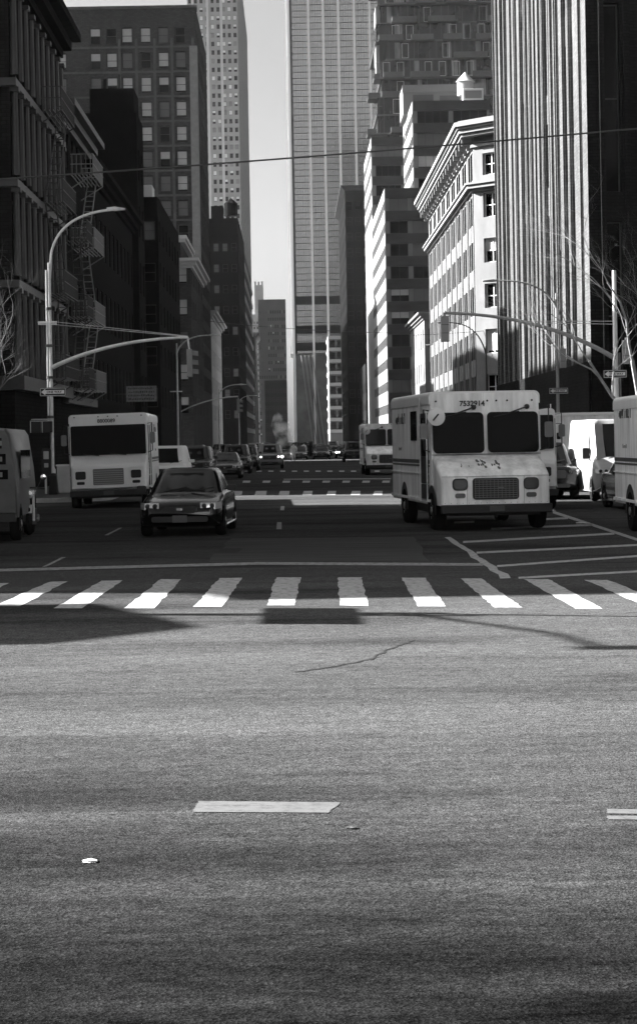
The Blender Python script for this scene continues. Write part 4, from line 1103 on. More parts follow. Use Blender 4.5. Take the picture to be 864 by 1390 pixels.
for i_, (src_, px_, Y_, lb_) in enumerate(((d2, 296, 140, 'dark sedan queuing left of centre behind the sedan at the crosswalk'), (d1, 318, 118, 'dark sport utility vehicle close behind the centre left sedan'),
    (d1, 300, 172, 'dark sport utility vehicle by the distant lamp post on the left'), (d2, 352, 165, 'dark sedan directly behind the pale van'), (d1, 411, 240, 'dark sport utility vehicle in mid avenue below the glass tower'),
    (d2, 441, 245, 'small dark sedan left of the far lit headlights'), (d1, 397, 262, 'small dark sport utility vehicle beside the white coated person'), (d2, 488, 225, 'small dark sedan parked along the far right kerb'),
    (d1, 474, 262, 'small dark sport utility vehicle parked along the far right kerb'), (d2, 327, 205, 'small dark sedan parked along the far left kerb'), (s_lit, 436, 330, 'tiny sedan with lit headlights right of the tower base'),
    (d2, 405, 196, 'dark sedan in mid avenue just beyond the far crosswalk'), (d1, 484, 196, 'dark sport utility vehicle behind the distant step van'), (d1, 420, 350, 'tiny dark sport utility vehicle below the slanted columns'), (d2, 280, 108, 'dark sedan close to the white sport utility vehicle'))):
    dup(src_, px_, Y_, lb_)
lit_ = tag(None, None) if False else None
def scrap(label, px, py, r_, m_, seed, nm='litter'):
    rg = random.Random(seed); c = G(px, py); mb = MB()
    ring = [(r_*rg.uniform(.5, 1.2)*math.cos(a*.9), r_*rg.uniform(.4, .9)*math.sin(a*.9), rg.uniform(.004, r_*.35)) for a in range(7)]
    mb.add(ring+[(0, 0, r_*.4)], [(i, (i+1) % 7, 7) for i in range(7)]); mb.add([(x, y, .003) for x, y, z in ring], [tuple(range(7))])
    o = mb.build(nm, m_, smooth=False); o.location = c; tag(o, label, nm); return o
scrap('crumpled white paper scrap lying on the near asphalt, bottom left', 124, 1170, .045, signw, 3)
scrap('small dark leaf lying on the near asphalt right of the lane dash', 476, 1125, .035, darksteel, 5, 'leaf')
scrap('bright plastic scrap on the dark road beside the hatched lines', 790, 712, .16, steel, 6)
scrap('pale rag on the dark road near the parked truck wheel', 748, 694, .14, steel, 9)
# right side vehicles
car('cargo_van', 'bright white high roofed cargo van beside the right edge truck', ((853-VX)*57.5/F, 57.5, 0), R(1), mat('dusty_white_paint', .24, .4, amt=.1), 'van', group=None, cat='van')
car('dark_suv', 'dark sport utility vehicle left of the bright white cargo van', ((746-VX)*60/F, 60.0, 0), R(1), blackp, 'suv', group=None, cat='suv')
car('dark_car', 'dark car tucked between cargo van and right edge truck', ((908-VX)*49/F, 49.5, 0), R(2), darkp, 'sedan', group=None, cat='car')

# box truck standing side-on in the side street
bt = thing('box_truck', 'white box truck standing side on behind the cargo van', 'truck', (9.95, 75.0, 0))
mb = MB(); mb.box(0, 8.2, 0, 2.4, .75, 2.86); mb.build('cargo_box', white_dirty, bt, bevel=.04)
mb = MB(); mb.box(-.02, 8.22, -.03, 2.43, 2.78, 2.9); mb.build('top_rail', white, bt, bevel=.01)
mb = MB(); mb.box(.1, 8.0, .2, 2.2, .45, .74); mb.build('chassis', trimm, bt, smooth=False)
mb = MB(); mb.rrect(.33, 1.85, .42, 1.3, -.012, .06, .012); mb.build('door_seal', trimm, bt)
mb = MB(); mb.rrect(.33, 1.85, .37, 1.25, -.018, .05, .006); dd = mb.build('side_door', white_dirty, bt)
mb = MB(); mb.rrect(.42, 2.0, .16, .26, -.03, .04, .01); mb.build('door_window', glass_car, dd)
mb = MB()
for cx_ in (.12, .5):
    pts = [(cx_+.13*math.cos(R(a)), -.03, 1.42+.13*math.sin(R(a))) for a in range(0, 361, 20)]; mb.tube(pts, .014, 4)
mb.tube([(.12,-.03,1.42),(.22,-.03,1.62),(.42,-.03,1.6),(.5,-.03,1.42),(.3,-.03,1.42),(.22,-.03,1.62)], .014, 4); mb.tube([(.3,-.03,1.42),(.42,-.03,1.6),(.4,-.03,1.7)], .014, 4)
mb.build('bicycle_graphic', inkm, bt)
text_mesh('We', .3, 'side_lettering', inkm, bt, facing(1.32, -.012, 2.2), .006)
for yy in (.95, 6.6):
    mb = MB(); mb.lathe([(.2,0),(.45,0),(.48,.05),(.48,.25),(.2,.25)], (yy, -.02, .48), 'y', 20); mb.build('wheel', rubber, bt)
    mb = MB(); mb.lathe([(.28,-.022),(.1,-.03),(.01,-.03)], (yy, 0, .48), 'y', 16); mb.build('rim', rimm, bt.children[-1])

# lettered van at the left edge
lv = thing('lettered_van', 'pale van with dark lettered panels cut off by the left edge', 'van', ((22-VX)*39.6/F-1.02, 39.6, 0), R(3))
mb = MB()
def vs_(y, h_, z0, z1, zt): return [(-h_, y, z0), (h_, y, z0), (h_*1.0, y, 1.1), (h_*.97, y, 1.5), (h_*.86, y, z1-.15), (h_*.78, y, z1-.03), (h_*.5, y, z1), (-h_*.5, y, z1), (-h_*.78, y, z1-.03), (-h_*.86, y, z1-.15), (-h_*.97, y, 1.5), (-h_, y, 1.1)]
mb.loft([vs_(0, .98, .62, 2.34, 0), vs_(.1, 1.02, .5, 2.38, 0), vs_(4.6, 1.02, .5, 2.38, 0), vs_(4.9, .98, .6, 2.2, 0)]); mb.build('body', mat('dull_van_paint', .07, .3, amt=.3, scale=1.5), lv)
mb = MB()
for z, hh, xi in ((2.05,.22,.72),(1.72,.22,.8),(1.4,.2,.84)):
    mb.box(-.8, xi, -.02, -.004, z-hh/2, z+hh/2)
mb.build('rear_window', glass_car, lv, smooth=False)
mb = MB(); rg = random.Random(8)
for z in (2.05, 1.72, 1.4):
    for k in range(12): x_ = -.7+k*.125; mb.box(x_, x_+.05, -.026, -.021, z-.05, z+.05)
mb.build('panel_lettering', mat('pale_lettering', .16, .5), lv, smooth=False)
mb = MB(); mb.box(-.9, .6, -.03, -.004, .72, 1.05); mb.build('lower_panel', stripeb, lv, smooth=False)
mb = MB(); mb.box(-1.0, 1.0, -.12, .02, .42, .6); mb.build('bumper', trimm, lv, bevel=.02)
for yy in (.75, 3.9):
    for sx in (-1, 1):
        mb = MB(); pts = [(sx*1.024, yy+.42*math.cos(R(a)), .36+.42*math.sin(R(a))) for a in range(-18, 199, 18)]; mb.add(pts, [tuple(range(len(pts)))]); mb.build('wheel_arch', trimm, lv, smooth=False)
        wheel(lv, sx*1.03, yy, .36, .22, sx)
mb = MB(); mb.box(1.02, 1.03, .9, 3.2, 1.3, 1.9); mb.build('side_window', glass_car, lv, smooth=False)

# motorcycle parked beside the van
mc = thing('motorcycle', 'dark motorcycle with a raised mirror parked beside the lettered van', 'motorcycle', ((38-VX)*42.5/F, 42.5, 0), R(8))
for yy in (0, 1.35):
    mb = MB(); mb.lathe([(.22,-.05),(.29,-.06),(.32,0),(.29,.06),(.22,.05)], (0, yy, .32), 'x', 22); w_ = mb.build('wheel', rubber, mc)
    mb = MB(); mb.lathe([(.21,-.02),(.21,.02)], (0, yy, .32), 'x', 14); mb.build('rim', rimm, w_)
mb = MB()
for sx in (-.1, .1): mb.tube([(sx, 0, .32), (sx, .3, .98)], .03, 8)
mb.build('fork', steel, mc)
mb = MB(); mb.tube([(-.36,.32,1.02),(-.12,.24,1.05),(.12,.24,1.05),(.36,.32,1.02)], .018, 8); mb.build('handlebar', trimm, mc)
for sx in (-1, 1):
    mb = MB(); mb.tube([(sx*.2,.25,1.05),(sx*.27,.25,1.2),(sx*.3,.24,1.27)], .01, 6); mb.lathe([(.01,-.03),(.06,-.02),(.07,0)], (sx*.33, .22, 1.28), 'y', 12); mb.build('mirror', chrome, mc)
mb = MB(); mb.lathe([(.02,-.12),(.09,-.1),(.11,0),(.07,.12)], (0, .16, .9), 'y', 14); mb.build('headlight', lens, mc)
mb = MB(); mb.loft([[(-.06,.3,.7),(.06,.3,.7),(.1,.3,.98),(-.1,.3,.98)],[(-.16,.55,.55),(.16,.55,.55),(.17,.55,1.0),(-.17,.55,1.0)],[(-.12,.85,.5),(.12,.85,.5),(.13,.85,.86),(-.13,.85,.86)]]); mb.build('tank', blackp, mc, bevel=.04)
mb = MB(); mb.loft([[(-.13,.85,.74),(.13,.85,.74),(.13,.85,.86),(-.13,.85,.86)],[(-.16,1.2,.76),(.16,1.2,.76),(.14,1.2,.85),(-.14,1.2,.85)],[(-.08,1.65,.82),(.08,1.65,.82),(.07,1.65,.92),(-.07,1.65,.92)]]); mb.build('seat', trimm, mc, bevel=.03)
mb = MB(); mb.box(-.17,.17,.45,.95,.22,.58); mb.tube([(.15,.7,.3),(.2,1.2,.3),(.2,1.6,.38)], .045, 8); mb.build('engine', darksteel, mc, bevel=.03)
mb = MB(); mb.add([(-.07,-.28,.5),(.07,-.28,.5),(.07,0,.68),(-.07,0,.68),(.07,.28,.6),(-.07,.28,.6)], [(0,1,2,3),(3,2,4,5)]); mb.build('mudguard', silverp, mc)

# ------------------------------------------------------------------ street furniture
def arc(p0, p1, p2, n=12):
    p0, p1, p2 = Vector(p0), Vector(p1), Vector(p2)
    return [p0*(1-t)**2 + p1*2*t*(1-t) + p2*t*t for t in [i/n for i in range(n+1)]]
def lamp_post(label, px, Y, ztop, arm_tip_px, arm_tip_py, sgn=1, r=.1, m=steel, group='street lamps along the avenue', base=0.15, name='street_lamp', armz=None):
    x = (px-VX)*Y/F
    root = thing(name, label, 'street lamp', (x, Y, base), 0, group)
    mb = MB(); mb.tube([(0,0,0),(0,0,.5),(0,0,.55),(0,0,ztop-base)], [r*1.7, r*1.6, r, r*.6], 10); mb.build('pole', m, root)
    tip = P(arm_tip_px, arm_tip_py, Y) - Vector((x, Y, base))
    z1 = (armz or ztop)-base
    pts = arc((0,0,z1-.6), (tip.x*.18, 0, tip.z+.05), (tip.x, 0, tip.z))
    mb = MB(); mb.tube(pts, [.055*(1-.4*i/12) for i in range(13)], 7); mb.build('arm', m, root)
    s_ = 1 if tip.x > 0 else -1
    mb = MB(); hx = tip.x
    mb.loft([[(hx-s_*.1,-.05,tip.z-.03),(hx-s_*.1,.05,tip.z-.03),(hx-s_*.1,.05,tip.z+.05),(hx-s_*.1,-.05,tip.z+.05)],
             [(hx+s_*.15,-.13,tip.z-.06),(hx+s_*.15,.13,tip.z-.06),(hx+s_*.15,.1,tip.z+.08),(hx+s_*.15,-.1,tip.z+.08)],
             [(hx+s_*.65,-.1,tip.z-.04),(hx+s_*.65,.1,tip.z-.04),(hx+s_*.65,.07,tip.z+.03),(hx+s_*.65,-.07,tip.z+.03)]])
    mb.build('lamp_head', m, root, bevel=.02)
    return root
def signal_head(parent, x, y, z, facing_cam=True, m=None, back=False, scale=1.0):
    """three lens traffic signal hanging with its top at z"""
    s_ = scale; mb = MB(); mb.box(x-.17*s_, x+.17*s_, y-.1, y+.12, z-1.05*s_, z); mb.box(x-.05, x+.05, y-.05, y+.05, z, z+.12)
    h = mb.build('signal_head', m or darksteel, parent, bevel=.02)
    for k in range(0 if back else 3):
        zc = z-.18*s_-.345*s_*k
        q = MB(); pts = [(x+.125*s_*math.cos(R(a)), zc+.125*s_*math.sin(R(a))) for a in range(-20, 201, 22)]
        vs = [(a, y-.1, b) for a, b in pts]+[(a, y-.3, b-.02) for a, b in pts]; n = len(pts)
        q.add(vs, [(i, i+1, n+i+1, n+i) for i in range(n-1)]); q.build('visor', m or darksteel, h)
        q = MB(); q.lathe([(.12*s_,-.005),(.08*s_,-.02),(.01,-.03)], (x, y-.1, zc), 'y', 14); q.build('signal_lens', mat('unlit_lens', .05, .2), h)
    if back:
        for k in range(3):
            q = MB(); zc = z-.18*s_-.345*s_*k; q.lathe([(.13*s_,.0),(.13*s_,.24),(.12*s_,.24)], (x, y+.12, zc), 'y', 12); q.build('visor', m or darksteel, h)
        q = MB(); q.box(x-.15*s_, x+.15*s_, y-.112, y-.1, z-.36*s_, z-.345*s_); q.box(x-.15*s_, x+.15*s_, y-.112, y-.1, z-.7*s_, z-.685*s_); q.build('seam', trimm, h, smooth=False)
    return h
def signal_head_side(parent, x, y, z, m, sgn=1):
    """signal seen from the side, visors pointing along x"""
    mb = MB(); mb.box(x-.1, x+.1, y-.17, y+.17, z-1.05, z); mb.box(x-.03, x+.03, y-.03, y+.03, z, z+.2); h = mb.build('signal_head', m, parent, bevel=.02)
    for k in range(3):
        zc = z-.18-.345*k
        q = MB(); pts = [(y+.13*math.cos(R(a)), zc+.13*math.sin(R(a))) for a in range(-20, 201, 22)]; n = len(pts)
        vs = [(x+sgn*.1, a, b) for a, b in pts]+[(x+sgn*.33, a, b-.03) for a, b in pts]
        q.add(vs, [(i, i+1, n+i+1, n+i) for i in range(n-1)]); q.build('visor', m, h)
    return h
def one_way(label, px, py, Y, wpx, hpx, root_name='one_way_sign', m=None, tilt=0):
    c = P(px, py, Y); w_ = wpx*Y/F; h_ = hpx*Y/F
    root = thing(root_name, label, 'sign', c)
    mb = MB(); mb.rrect(0, 0, w_, h_, 0, .03, .012); mb.build('plate', mat('sign_black', .012, .5), root)
    mb = MB()
    t_ = .016
    for a, b, c_, d in ((-w_/2+.02, w_/2-.02, h_/2-.035, h_/2-.035+t_), (-w_/2+.02, w_/2-.02, -h_/2+.02, -h_/2+.02+t_)): mb.box(a, b, -.004, -.001, c_, d)
    for a in (-w_/2+.02, w_/2-.02-t_): mb.box(a, a+t_, -.004, -.001, -h_/2+.036, h_/2-.036)
    ah = h_*.36
    y_ = -.004
    mb.add([(-w_/2+.06, y_, 0), (-w_/2+.06+ah*1.3, y_, ah), (-w_/2+.06+ah*1.3, y_, h_*.2), (w_/2-.07, y_, h_*.2), (w_/2-.07, y_, -h_*.2), (-w_/2+.06+ah*1.3, y_, -h_*.2), (-w_/2+.06+ah*1.3, y_, -ah)], [(0,1,2,6),(2,3,4,5),(2,5,6)])
    mb.build('arrow', signw, root, smooth=False)
    text_mesh('ONE WAY', h_*.36, 'lettering', inkm, root, facing(.05, -.0065, -.005), .004, .001)
    return root

# left signal pole with curved mast arm
Y = 72.5
xs = (71-VX)*Y/F
sp1 = thing('signal_mast', 'grey corner mast with curved signal arm and street lamp, left kerb', 'traffic light', (xs, Y, .15))
top = P(71, 362, Y).z
mb = MB(); mb.tube([(0,0,0),(0,0,.9),(0,0,1.0),(0,0,top)], [.13,.12,.075,.06], 12); mb.build('pole', steel, sp1)
mb = MB(); mb.tube([(-.12,0,2.6),(-.12,0,P(68,372,Y).z)], .035, 8); mb.build('conduit', signw, sp1)
for z in (2.9, 4.4, 5.6, 7.0):
    mb = MB(); mb.lathe([(.13,-.05),(.13,.05)], (-.05,0,z), 'z', 12); mb.build('clamp', darksteel, sp1)
tip = P(163, 284, Y) - sp1.location
mid = P(78, 296, Y) - sp1.location
pts = [Vector((.02,0,top-.6)), Vector((.08,0,top+.3))] + arc((.1,0,top+.4), (mid.x*.9+.15,0,tip.z-.05), (tip.x,0,tip.z), 16)
mb = MB(); mb.tube(pts, .05, 8); mb.build('lamp_arm', steel, sp1)
mb = MB(); mb.loft([[(tip.x-.5,-.05,tip.z-.02),(tip.x-.5,.05,tip.z-.02),(tip.x-.5,.05,tip.z+.07),(tip.x-.5,-.05,tip.z+.07)],[(tip.x-.2,-.14,tip.z-.06),(tip.x-.2,.14,tip.z-.06),(tip.x-.2,.1,tip.z+.1),(tip.x-.2,-.1,tip.z+.1)],[(tip.x+.2,-.08,tip.z-.03),(tip.x+.2,.08,tip.z-.03),(tip.x+.2,.06,tip.z+.03),(tip.x+.2,-.06,tip.z+.03)]]); mb.build('lamp_head', steel, sp1, bevel=.01)
a0 = P(78, 495, Y) - sp1.location; a1 = P(255, 458, Y) - sp1.location; am = P(150, 461, Y) - sp1.location
pts = arc((0.05,0,a0.z-.1), (am.x,0,am.z+.02), (a1.x,0,a1.z), 16)
mb = MB(); mb.tube(pts, [.085-.035*i/16 for i in range(17)], 9); arm = mb.build('mast_arm', steel, sp1)
mb = MB(); mb.tube([(0,0,P(75,440,Y).z-.15),(a1.x,0,a1.z+.03)], .012, 4); mb.tube([(0,0,P(75,436,Y).z-.15),(a1.x,0,a1.z+.05)], .012, 4); mb.build('stay_wire', steel, sp1)
q = P(52, 440, Y) - sp1.location; mb = MB(); mb.tube([(q.x,0,q.z),(.25,0,P(78,440,Y).z-.15)], .035, 6); mb.box(q.x,.25,-.06,.06,q.z+.04,q.z+.1); mb.build('bracket', signw, sp1)
signal_head_side(sp1, a1.x+.05, 0, a1.z-.45, greyplas); 
mb = MB(); mb.tube([(a1.x,0,a1.z),(a1.x+.05,0,a1.z-.45)], .04, 6); mb.build('hanger', steel, sp1)
# pedestrian signals
pd = thing('pedestrian_signal', 'pair of pedestrian signal boxes bracketed to the left corner mast', 'pedestrian signal', P(57, 580, Y-.2))
for i, x_ in enumerate((-.22, .22)):
    mb = MB(); mb.box(x_-.18, x_+.18, -.12, .12, -.2, .22); h = mb.build('signal_box', trimm, pd, bevel=.01)
    mb = MB(); mb.box(x_-.2, x_-.17, -.16, .1, -.2, .24); mb.box(x_-.2, x_+.2, -.16, .1, .22, .25); mb.build('hood', steel, h, smooth=False)
mb = MB(); mb.tube([(-.4,.05,.3),(.45,.05,.3)], .02, 5); mb.build('bracket', steel, pd)
pb_ = thing('notice_board', 'small pale notice on a dark post box beside the corner mast', 'notice', P(63, 628, Y-.3))
mb = MB(); mb.rrect(0, 0, .34, 1.1, 0, .1, .15); mb.build('housing', trimm, pb_)
mb = MB(); mb.rrect(0, .28, .2, .3, -.01, .02, .01); mb.rrect(0, -.1, .16, .16, -.01, .02, .01); mb.build('notice', mat('faded_paper', .4, .8), pb_)
mb = MB(); zb_ = pb_.location.z-.15; mb.box(-.07, .0, .04, .1, -zb_, -.5); mb.build('post', signw, pb_, smooth=False)
cb = thing('utility_cabinet', 'pale metal utility cabinet on the left corner behind the mast', 'cabinet', ((87-VX)*73.5/F, 73.8, .15))
mb = MB(); mb.box(-.3,.3,-.2,.3,.0,1.02); mb.build('casing', mat('cabinet_metal', .5, .5, amt=.15), cb, bevel=.01)
mb = MB(); mb.box(-.33,.33,-.25,.33,1.02,1.08); mb.build('lid', signw, cb, smooth=False)
bn = thing('litter_bin', 'black tapered litter bin at the foot of the corner mast', 'litter bin', ((72-VX)*71.3/F, 71.3, .15))
mb = MB(); mb.loft([[(-.17,-.17,0),(.17,-.17,0),(.17,.17,0),(-.17,.17,0)],[(-.13,-.13,.7),(.13,-.13,.7),(.13,.13,.7),(-.13,.13,.7)]]); mb.build('body', trimm, bn, bevel=.02)
mb = MB(); mb.lathe([(.15,0),(.1,.08),(.01,.1)], (0,0,.7), 'z', 12); mb.build('cover', trimm, bn)
one_way('one way sign pointing left on the left corner mast', 72, 532, Y-.32, 36, 12)
one_way('upper one way sign with arrow pointing left on the right signal mast', 834, 507.5, 77.5, 32, 11)
one_way('lower one way sign with arrow pointing left on the lamp post by the ribbed building', 757.5, 530.5, 93.5-1.2, 26, 8.5)
# wall sign
c = P(192, 534.5, 113.0); ws = thing('wall_sign', 'pale weathered notice sign with four dark lines of writing, left side', 'sign', (c.x, c.y, c.z))
mb = MB(); mb.box(-.9, .9, 0, .06, -.46, .46); mb.build('board', mat('weathered_sign', .26, .8, amt=.4, scale=5), ws, smooth=False)
mb = MB(); rg = random.Random(12)
for r_ in range(4):
    x_ = -.78
    while x_ < .72:
        w_ = rg.uniform(.05, .12); mb.box(x_, x_+w_*.75, -.012, -.001, .27-.21*r_, .27-.21*r_+rg.uniform(.07,.12)); x_ += w_+.02
mb.build('lettering', inkm, ws, smooth=False)
mb = MB(); mb.box(-c.x+XL-.0 if False else -1.6, -.9, .01, .05, -.03, .03); mb.build('bracket', darksteel, ws, smooth=False)
# lamp posts, left
lp = lamp_post('thin lamp post with short curved arm left of the hanging signal', 242, 118, P(242,466,118).z, 286, 455, 1, .085)
mb = MB(); z_ = P(242,532,118).z-.15; mb.box(-.45,.3,-.1,.1,z_,z_+.06); mb.build('cross_bracket', signw, lp)
lamp_post('lamp post with short curved arm in front of the row house', 298, 172, P(298,528,172).z, 325, 522, 1, .075)
lamp_post('most distant lamp post with a small arm, left side', 325, 240, P(325,541,240).z, 342, 537, 1, .09)
sm = thing('signal_mast', 'distant signal mast with curved arm, left side of avenue', 'traffic light', ((245-VX)*140/F, 140, .15))
mb = MB(); mb.tube([(0,0,0),(0,0,5)], [.12,.09], 8); mb.build('pole', darksteel, sm)
a0 = P(245,559,140)-sm.location; a1 = P(323,538,140)-sm.location
mb = MB(); mb.tube(arc((a0.x,0,a0.z),(a0.x+1.8,0,a1.z-.1),(a1.x,0,a1.z)), .05, 6); mb.build('mast_arm', steel, sm)
signal_head_side(sm, a1.x, 0, a1.z-.2, greyplas)
# right mast
Y = 78; xr = (836.5-VX)*Y/F
sr = thing('signal_mast', 'white right corner mast with long arm crossing the white building', 'traffic light', (xr, Y, .15))
ztop = P(836, 372, Y).z
mb = MB(); mb.tube([(0,0,0),(0,0,1),(0,0,1.1),(0,0,ztop)], [.19,.17,.12,.08], 12); mb.build('pole', mat('pale_galvanised', .62, .5), sr)
mb = MB(); mb.tube([(.17,.05,1),(.17,.05,5.2)], .05, 8); mb.build('conduit', greyplas, sr)
a0 = P(833, 487, Y)-sr.location; a1 = P(603, 425, Y)-sr.location; a0 = Vector((0,0,a0.z))
pts = arc((0,0,a0.z), (a0.x+(a1.x)*.42, 0, a1.z-.12), (a1.x,0,a1.z), 16)
mb = MB(); mb.tube(pts, [.1-.045*i/16 for i in range(17)], 9); mb.build('mast_arm', mat('grey_mast', .3, .5), sr)
mb = MB(); mb.tube([(0,0,P(836,436,Y).z-.15),(a1.x*.55,0,P(700,436,Y).z-.15)], .014, 4); mb.tube([(0,0,P(836,440,Y).z-.15),(a1.x*.55,0,P(700,438,Y).z-.15)], .014, 4); mb.build('stay_wire', steel, sr)
signal_head(sr, a1.x, 0, a1.z-.12, m=mat('pale_signal', .3, .6), back=True)
signal_head(sr, .42, -.1, P(846, 462, Y).z-.15, m=mat('pale_signal', .3, .6), scale=.92, back=True)
lr = lamp_post('lamp post with a straight raised arm in front of the ribbed building', 757.5, 94-1.0, P(757,398,93).z, 672, 381, -1, .09, m=mat('grey_mast', .3, .5), armz=P(757,402,93).z)
signal_head(lr, .25, -.12, P(764, 473, 93).z-.15, m=MATS['pale_signal'], scale=.9, back=True)
lamp_post('hook shaped lamp post curving left before the white building', 661, 138, P(661,470,138).z, 606, 438, -1, .09, m=darksteel)
lamp_post('small curved lamp post near the small white building', 605, 196, P(605,490,196).z, 586, 468, -1, .08, m=mat('grey_mast', .3, .5))
# signal near the left of camera, its shadow falls on the crossing
nm = thing('signal_mast', 'near signal mast outside the left edge casting the thin shadow', 'traffic light', (-12.6, 24.6, .15))
mb = MB(); mb.tube([(0,0,0),(0,0,9.2)], [.13,.07], 10); mb.build('pole', steel, nm)
mb = MB(); mb.tube([(0,0,5.4),(4,-.6,6.1),(8.6,-2.2,6.3)], [.08,.06,.03], 8); mb.build('mast_arm', steel, nm)
mb = MB(); mb.box(3.9, 3.95, -1.9, .1, 5.15, 5.85); mb.build('sign_panel', darksteel, nm, smooth=False); signal_head(nm, 4.4, -.7, 6.1, scale=1.0)
mb = MB(); mb.tube([(0,0,8.8),(.1,-2,9.5),(.2,-3.3,9.6)], .05, 6); mb.box(.1,1.6,-3.5,-3.2,9.5,9.68); mb.build('lamp_head', steel, nm)

# hydrants/steam chimney and steam
# ------------------------------------------------------------------ cables
def cable(label, a, b, r=.02, sag=.0, m=None):
    mid = (a+b)/2 - Vector((0,0,sag))
    o = thing('overhead_cable', label, 'cable', (0,0,0)) if False else None
    mb = MB(); mb.tube(arc(a, mid*2-(a+b)/2, b, 24), r, 6); c_ = mb.build('overhead_cable', m or trimm); tag(c_, label, 'cable'); return c_
cable('thick black overhead cable slanting across the whole street', P(-200, 256, 34), P(1100, 152, 34), .016, .08, mat('cable_rubber', .05, .5))
cable('thin cable strung low across the distant avenue', P(250, 432, 190), P(560, 452, 190), .03, .35)
cable('very thin cable running toward the white corner building', P(560, 455, 150), P(800, 432, 150), .02, .2)

# ------------------------------------------------------------------ bare trees
def bare_tree(label, base, h, seed, lean, spread=1.0, depth=6, r0=.13, bias=None, bm_=None, grow=1.0):
    rg = random.Random(seed)
    root = thing('bare_tree', label, 'tree', base)
    tr = MB(); cr = MB()
    def rec(p, d, ln, r, lev):
        pts = [p]; rs = [r]; n = 4; q = p.copy(); dd = d.copy()
        for i in range(n):
            dd = (dd + Vector((rg.uniform(-1,1), rg.uniform(-1,1), rg.uniform(-.6,.9)))*.27).normalized()
            q = q + dd*ln/n; pts.append(q.copy()); rs.append(r*(1-.45*(i+1)/n))
        (tr if lev == 0 else cr).tube(pts, rs, 7 if lev < 2 else 4)
        if lev >= depth: return
        nb_ = 2 if lev < 1 else rg.choice((2, 3, 3))
        for i in range(nb_):
            t_ = rg.uniform(.45, 1.0) if i else 1.0
            k = min(n, max(1, int(t_*n))); s_ = pts[k]
            nd = (dd + Vector((rg.uniform(-1,1), rg.uniform(-1,1), rg.uniform(-.45,.8)))*.75*spread)
            if bias: nd += Vector(bias)*.28
            rec(s_, nd.normalized(), ln*rg.uniform(.62, .85)*grow, rs[k]*.72, lev+1)
    rec(Vector((0,0,0)), Vector(lean).normalized(), h, r0, 0)
    tr.build('trunk', bm_ or barkm, root); c_ = cr.build('crown', bm_ or barkm, root)
    return root
bare_tree('bare tree reaching pale branches in from the right edge', ((893-VX)*60/F, 60, .15), 4.3, 21, (-.12,0,1), 1.15, 8, .12, (-1.15, 0, .02), None, 1.0)
bare_tree('bare dark tree at the left edge before the loft building', ((-28-VX)*66/F, 67, .15), 3.2, 5, (.05,0,1), 1.0, 6, .12, (.5, 0, .1), mat('dark_bark', .09, .9))
bare_tree('small bare tree behind the left corner mast', ((50-VX)*84/F, 84, .15), 2.6, 8, (.0,0,1), .9, 6, .08, None, MATS['dark_bark'])

# ------------------------------------------------------------------ people crossing far away
def person(label, px, Y, coat, seed):
    rg = random.Random(seed); root = thing('person', label, 'person', at(px, Y), 0, 'people crossing far down the avenue')
    J = {'pelvis':(0,0,.95,.16),'chest':(0,0,1.32,.19),'neck':(0,0,1.52,.07),'head':(0,-.02,1.66,.11),
         'lh':(-.1,0,.9,.11),'lk':(-.12,-.16,.5,.075),'lf':(-.12,-.2,.06,.06),'lt':(-.12,-.34,.04,.04),'rh':(.1,0,.9,.11),'rk':(.11,.1,.5,.075),'rf':(.11,.28,.08,.06),'rt':(.11,.16,.04,.04),
         'ls':(-.2,0,1.42,.08),'le':(-.27,.08,1.15,.055),'lw':(-.27,-.04,.9,.04),'rs':(.2,0,1.42,.08),'re':(.27,-.06,1.15,.055),'rw':(.26,-.2,.95,.04)}
    E = [('pelvis','chest'),('chest','neck'),('neck','head'),('pelvis','lh'),('lh','lk'),('lk','lf'),('lf','lt'),('pelvis','rh'),('rh','rk'),('rk','rf'),('rf','rt'),('chest','ls'),('ls','le'),('le','lw'),('chest','rs'),('rs','re'),('re','rw')]
    ks = list(J); me = bpy.data.meshes.new('body'); me.from_pydata([J[k][:3] for k in ks], [(ks.index(a), ks.index(b)) for a, b in E], [])
    o = bpy.data.objects.new('body', me); COL.objects.link(o); o.parent = root
    o.modifiers.new('skin', 'SKIN'); me.materials.append(coat)
    if not me.skin_vertices: pass
    sv = me.skin_vertices[0].data
    for i, k in enumerate(ks): sv[i].radius = (J[k][3], J[k][3]); sv[i].use_root = (k == 'pelvis')
    s_ = o.modifiers.new('sub', 'SUBSURF'); s_.levels = 1; s_.render_levels = 1
    mb = MB(); mb.lathe([(.02,.13),(.1,.09),(.115,0),(.1,-.04)], (0,.0,1.68), 'z', 12); mb.build('hair', trimm, root)
    return root
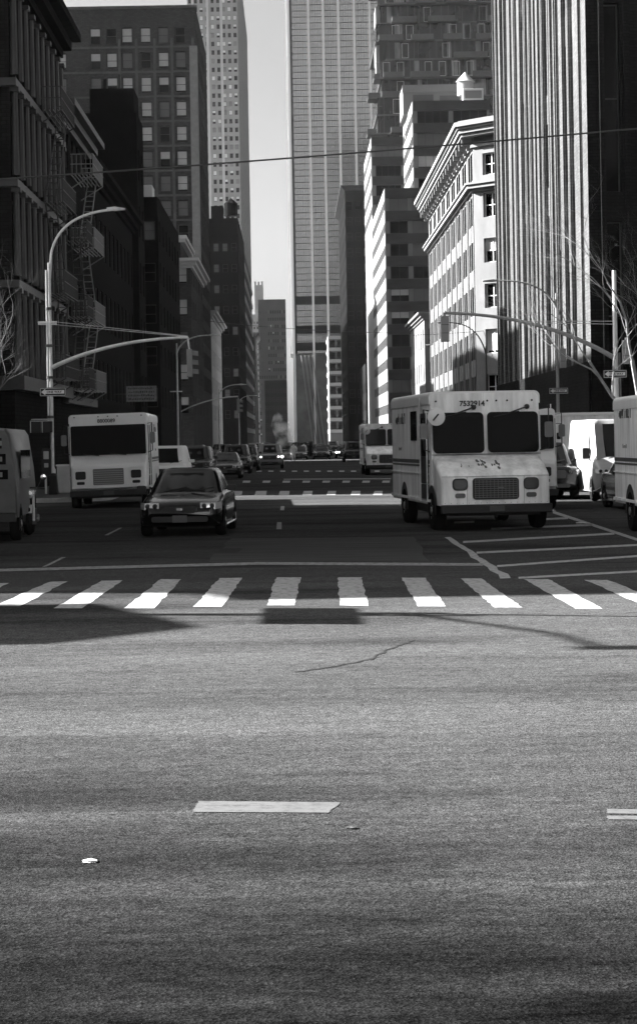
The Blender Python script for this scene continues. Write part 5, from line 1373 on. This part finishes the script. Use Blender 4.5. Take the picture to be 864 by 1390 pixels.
try:
    person('person in a white coat crossing left of the tower base', 412, 205, clothw, 1)
    person('person in dark clothes crossing right of the person in white', 421, 212, clothm, 2)
    person('person in a pale coat near the steam column', 398, 185, clothw, 3)
except Exception as e: print('person', e)

# steam
def mat_steam():
    m = bpy.data.materials.new('steam'); m.use_nodes = True; nt = m.node_tree; nt.nodes.clear()
    out = nt.nodes.new('ShaderNodeOutputMaterial'); pv = nt.nodes.new('ShaderNodeVolumePrincipled'); tc = nt.nodes.new('ShaderNodeTexCoord')
    n = nt.nodes.new('ShaderNodeTexNoise'); n.inputs['Scale'].default_value = 1.1; n.inputs['Detail'].default_value = 5
    nt.links.new(tc.outputs['Object'], n.inputs['Vector'])
    r = nt.nodes.new('ShaderNodeMapRange'); r.inputs[1].default_value = .45; r.inputs[2].default_value = .75; r.inputs[3].default_value = 0; r.inputs[4].default_value = 2.6
    nt.links.new(n.outputs['Fac'], r.inputs[0]); nt.links.new(r.outputs[0], pv.inputs['Density'])
    pv.inputs['Color'].default_value = (1,1,1,1); pv.inputs['Anisotropy'].default_value = .2
    nt.links.new(pv.outputs[0], out.inputs['Volume']); return m
mb = MB(); prof = [(.2,0),(.55,.6),(.9,1.6),(.8,2.6),(.9,3.6),(.5,4.4),(.1,4.8)]
mb.lathe(prof, (0,0,0), 'z', 14)
st_ = mb.build('steam', mat_steam()); st_.location = ((393-VX)*178/F, 178, .05); st_.rotation_euler = (0, R(-14), 0); tag(st_, 'white puff of steam rising from the roadway', 'steam', kind='stuff')

#HAZE
hz = MB(); hz.box(-420, 420, -90, 2100, -1.2, 230)
hm = bpy.data.materials.new('haze'); hm.use_nodes = True; ntm = hm.node_tree; ntm.nodes.clear()
out = ntm.nodes.new('ShaderNodeOutputMaterial'); pv = ntm.nodes.new('ShaderNodeVolumePrincipled')
pv.inputs['Density'].default_value = .00003; pv.inputs['Color'].default_value = (.9,.9,.9,1); pv.inputs['Anisotropy'].default_value = .2
ntm.links.new(pv.outputs[0], out.inputs['Volume'])
ho = hz.build('haze', hm, smooth=False); tag(ho, kind='stuff')
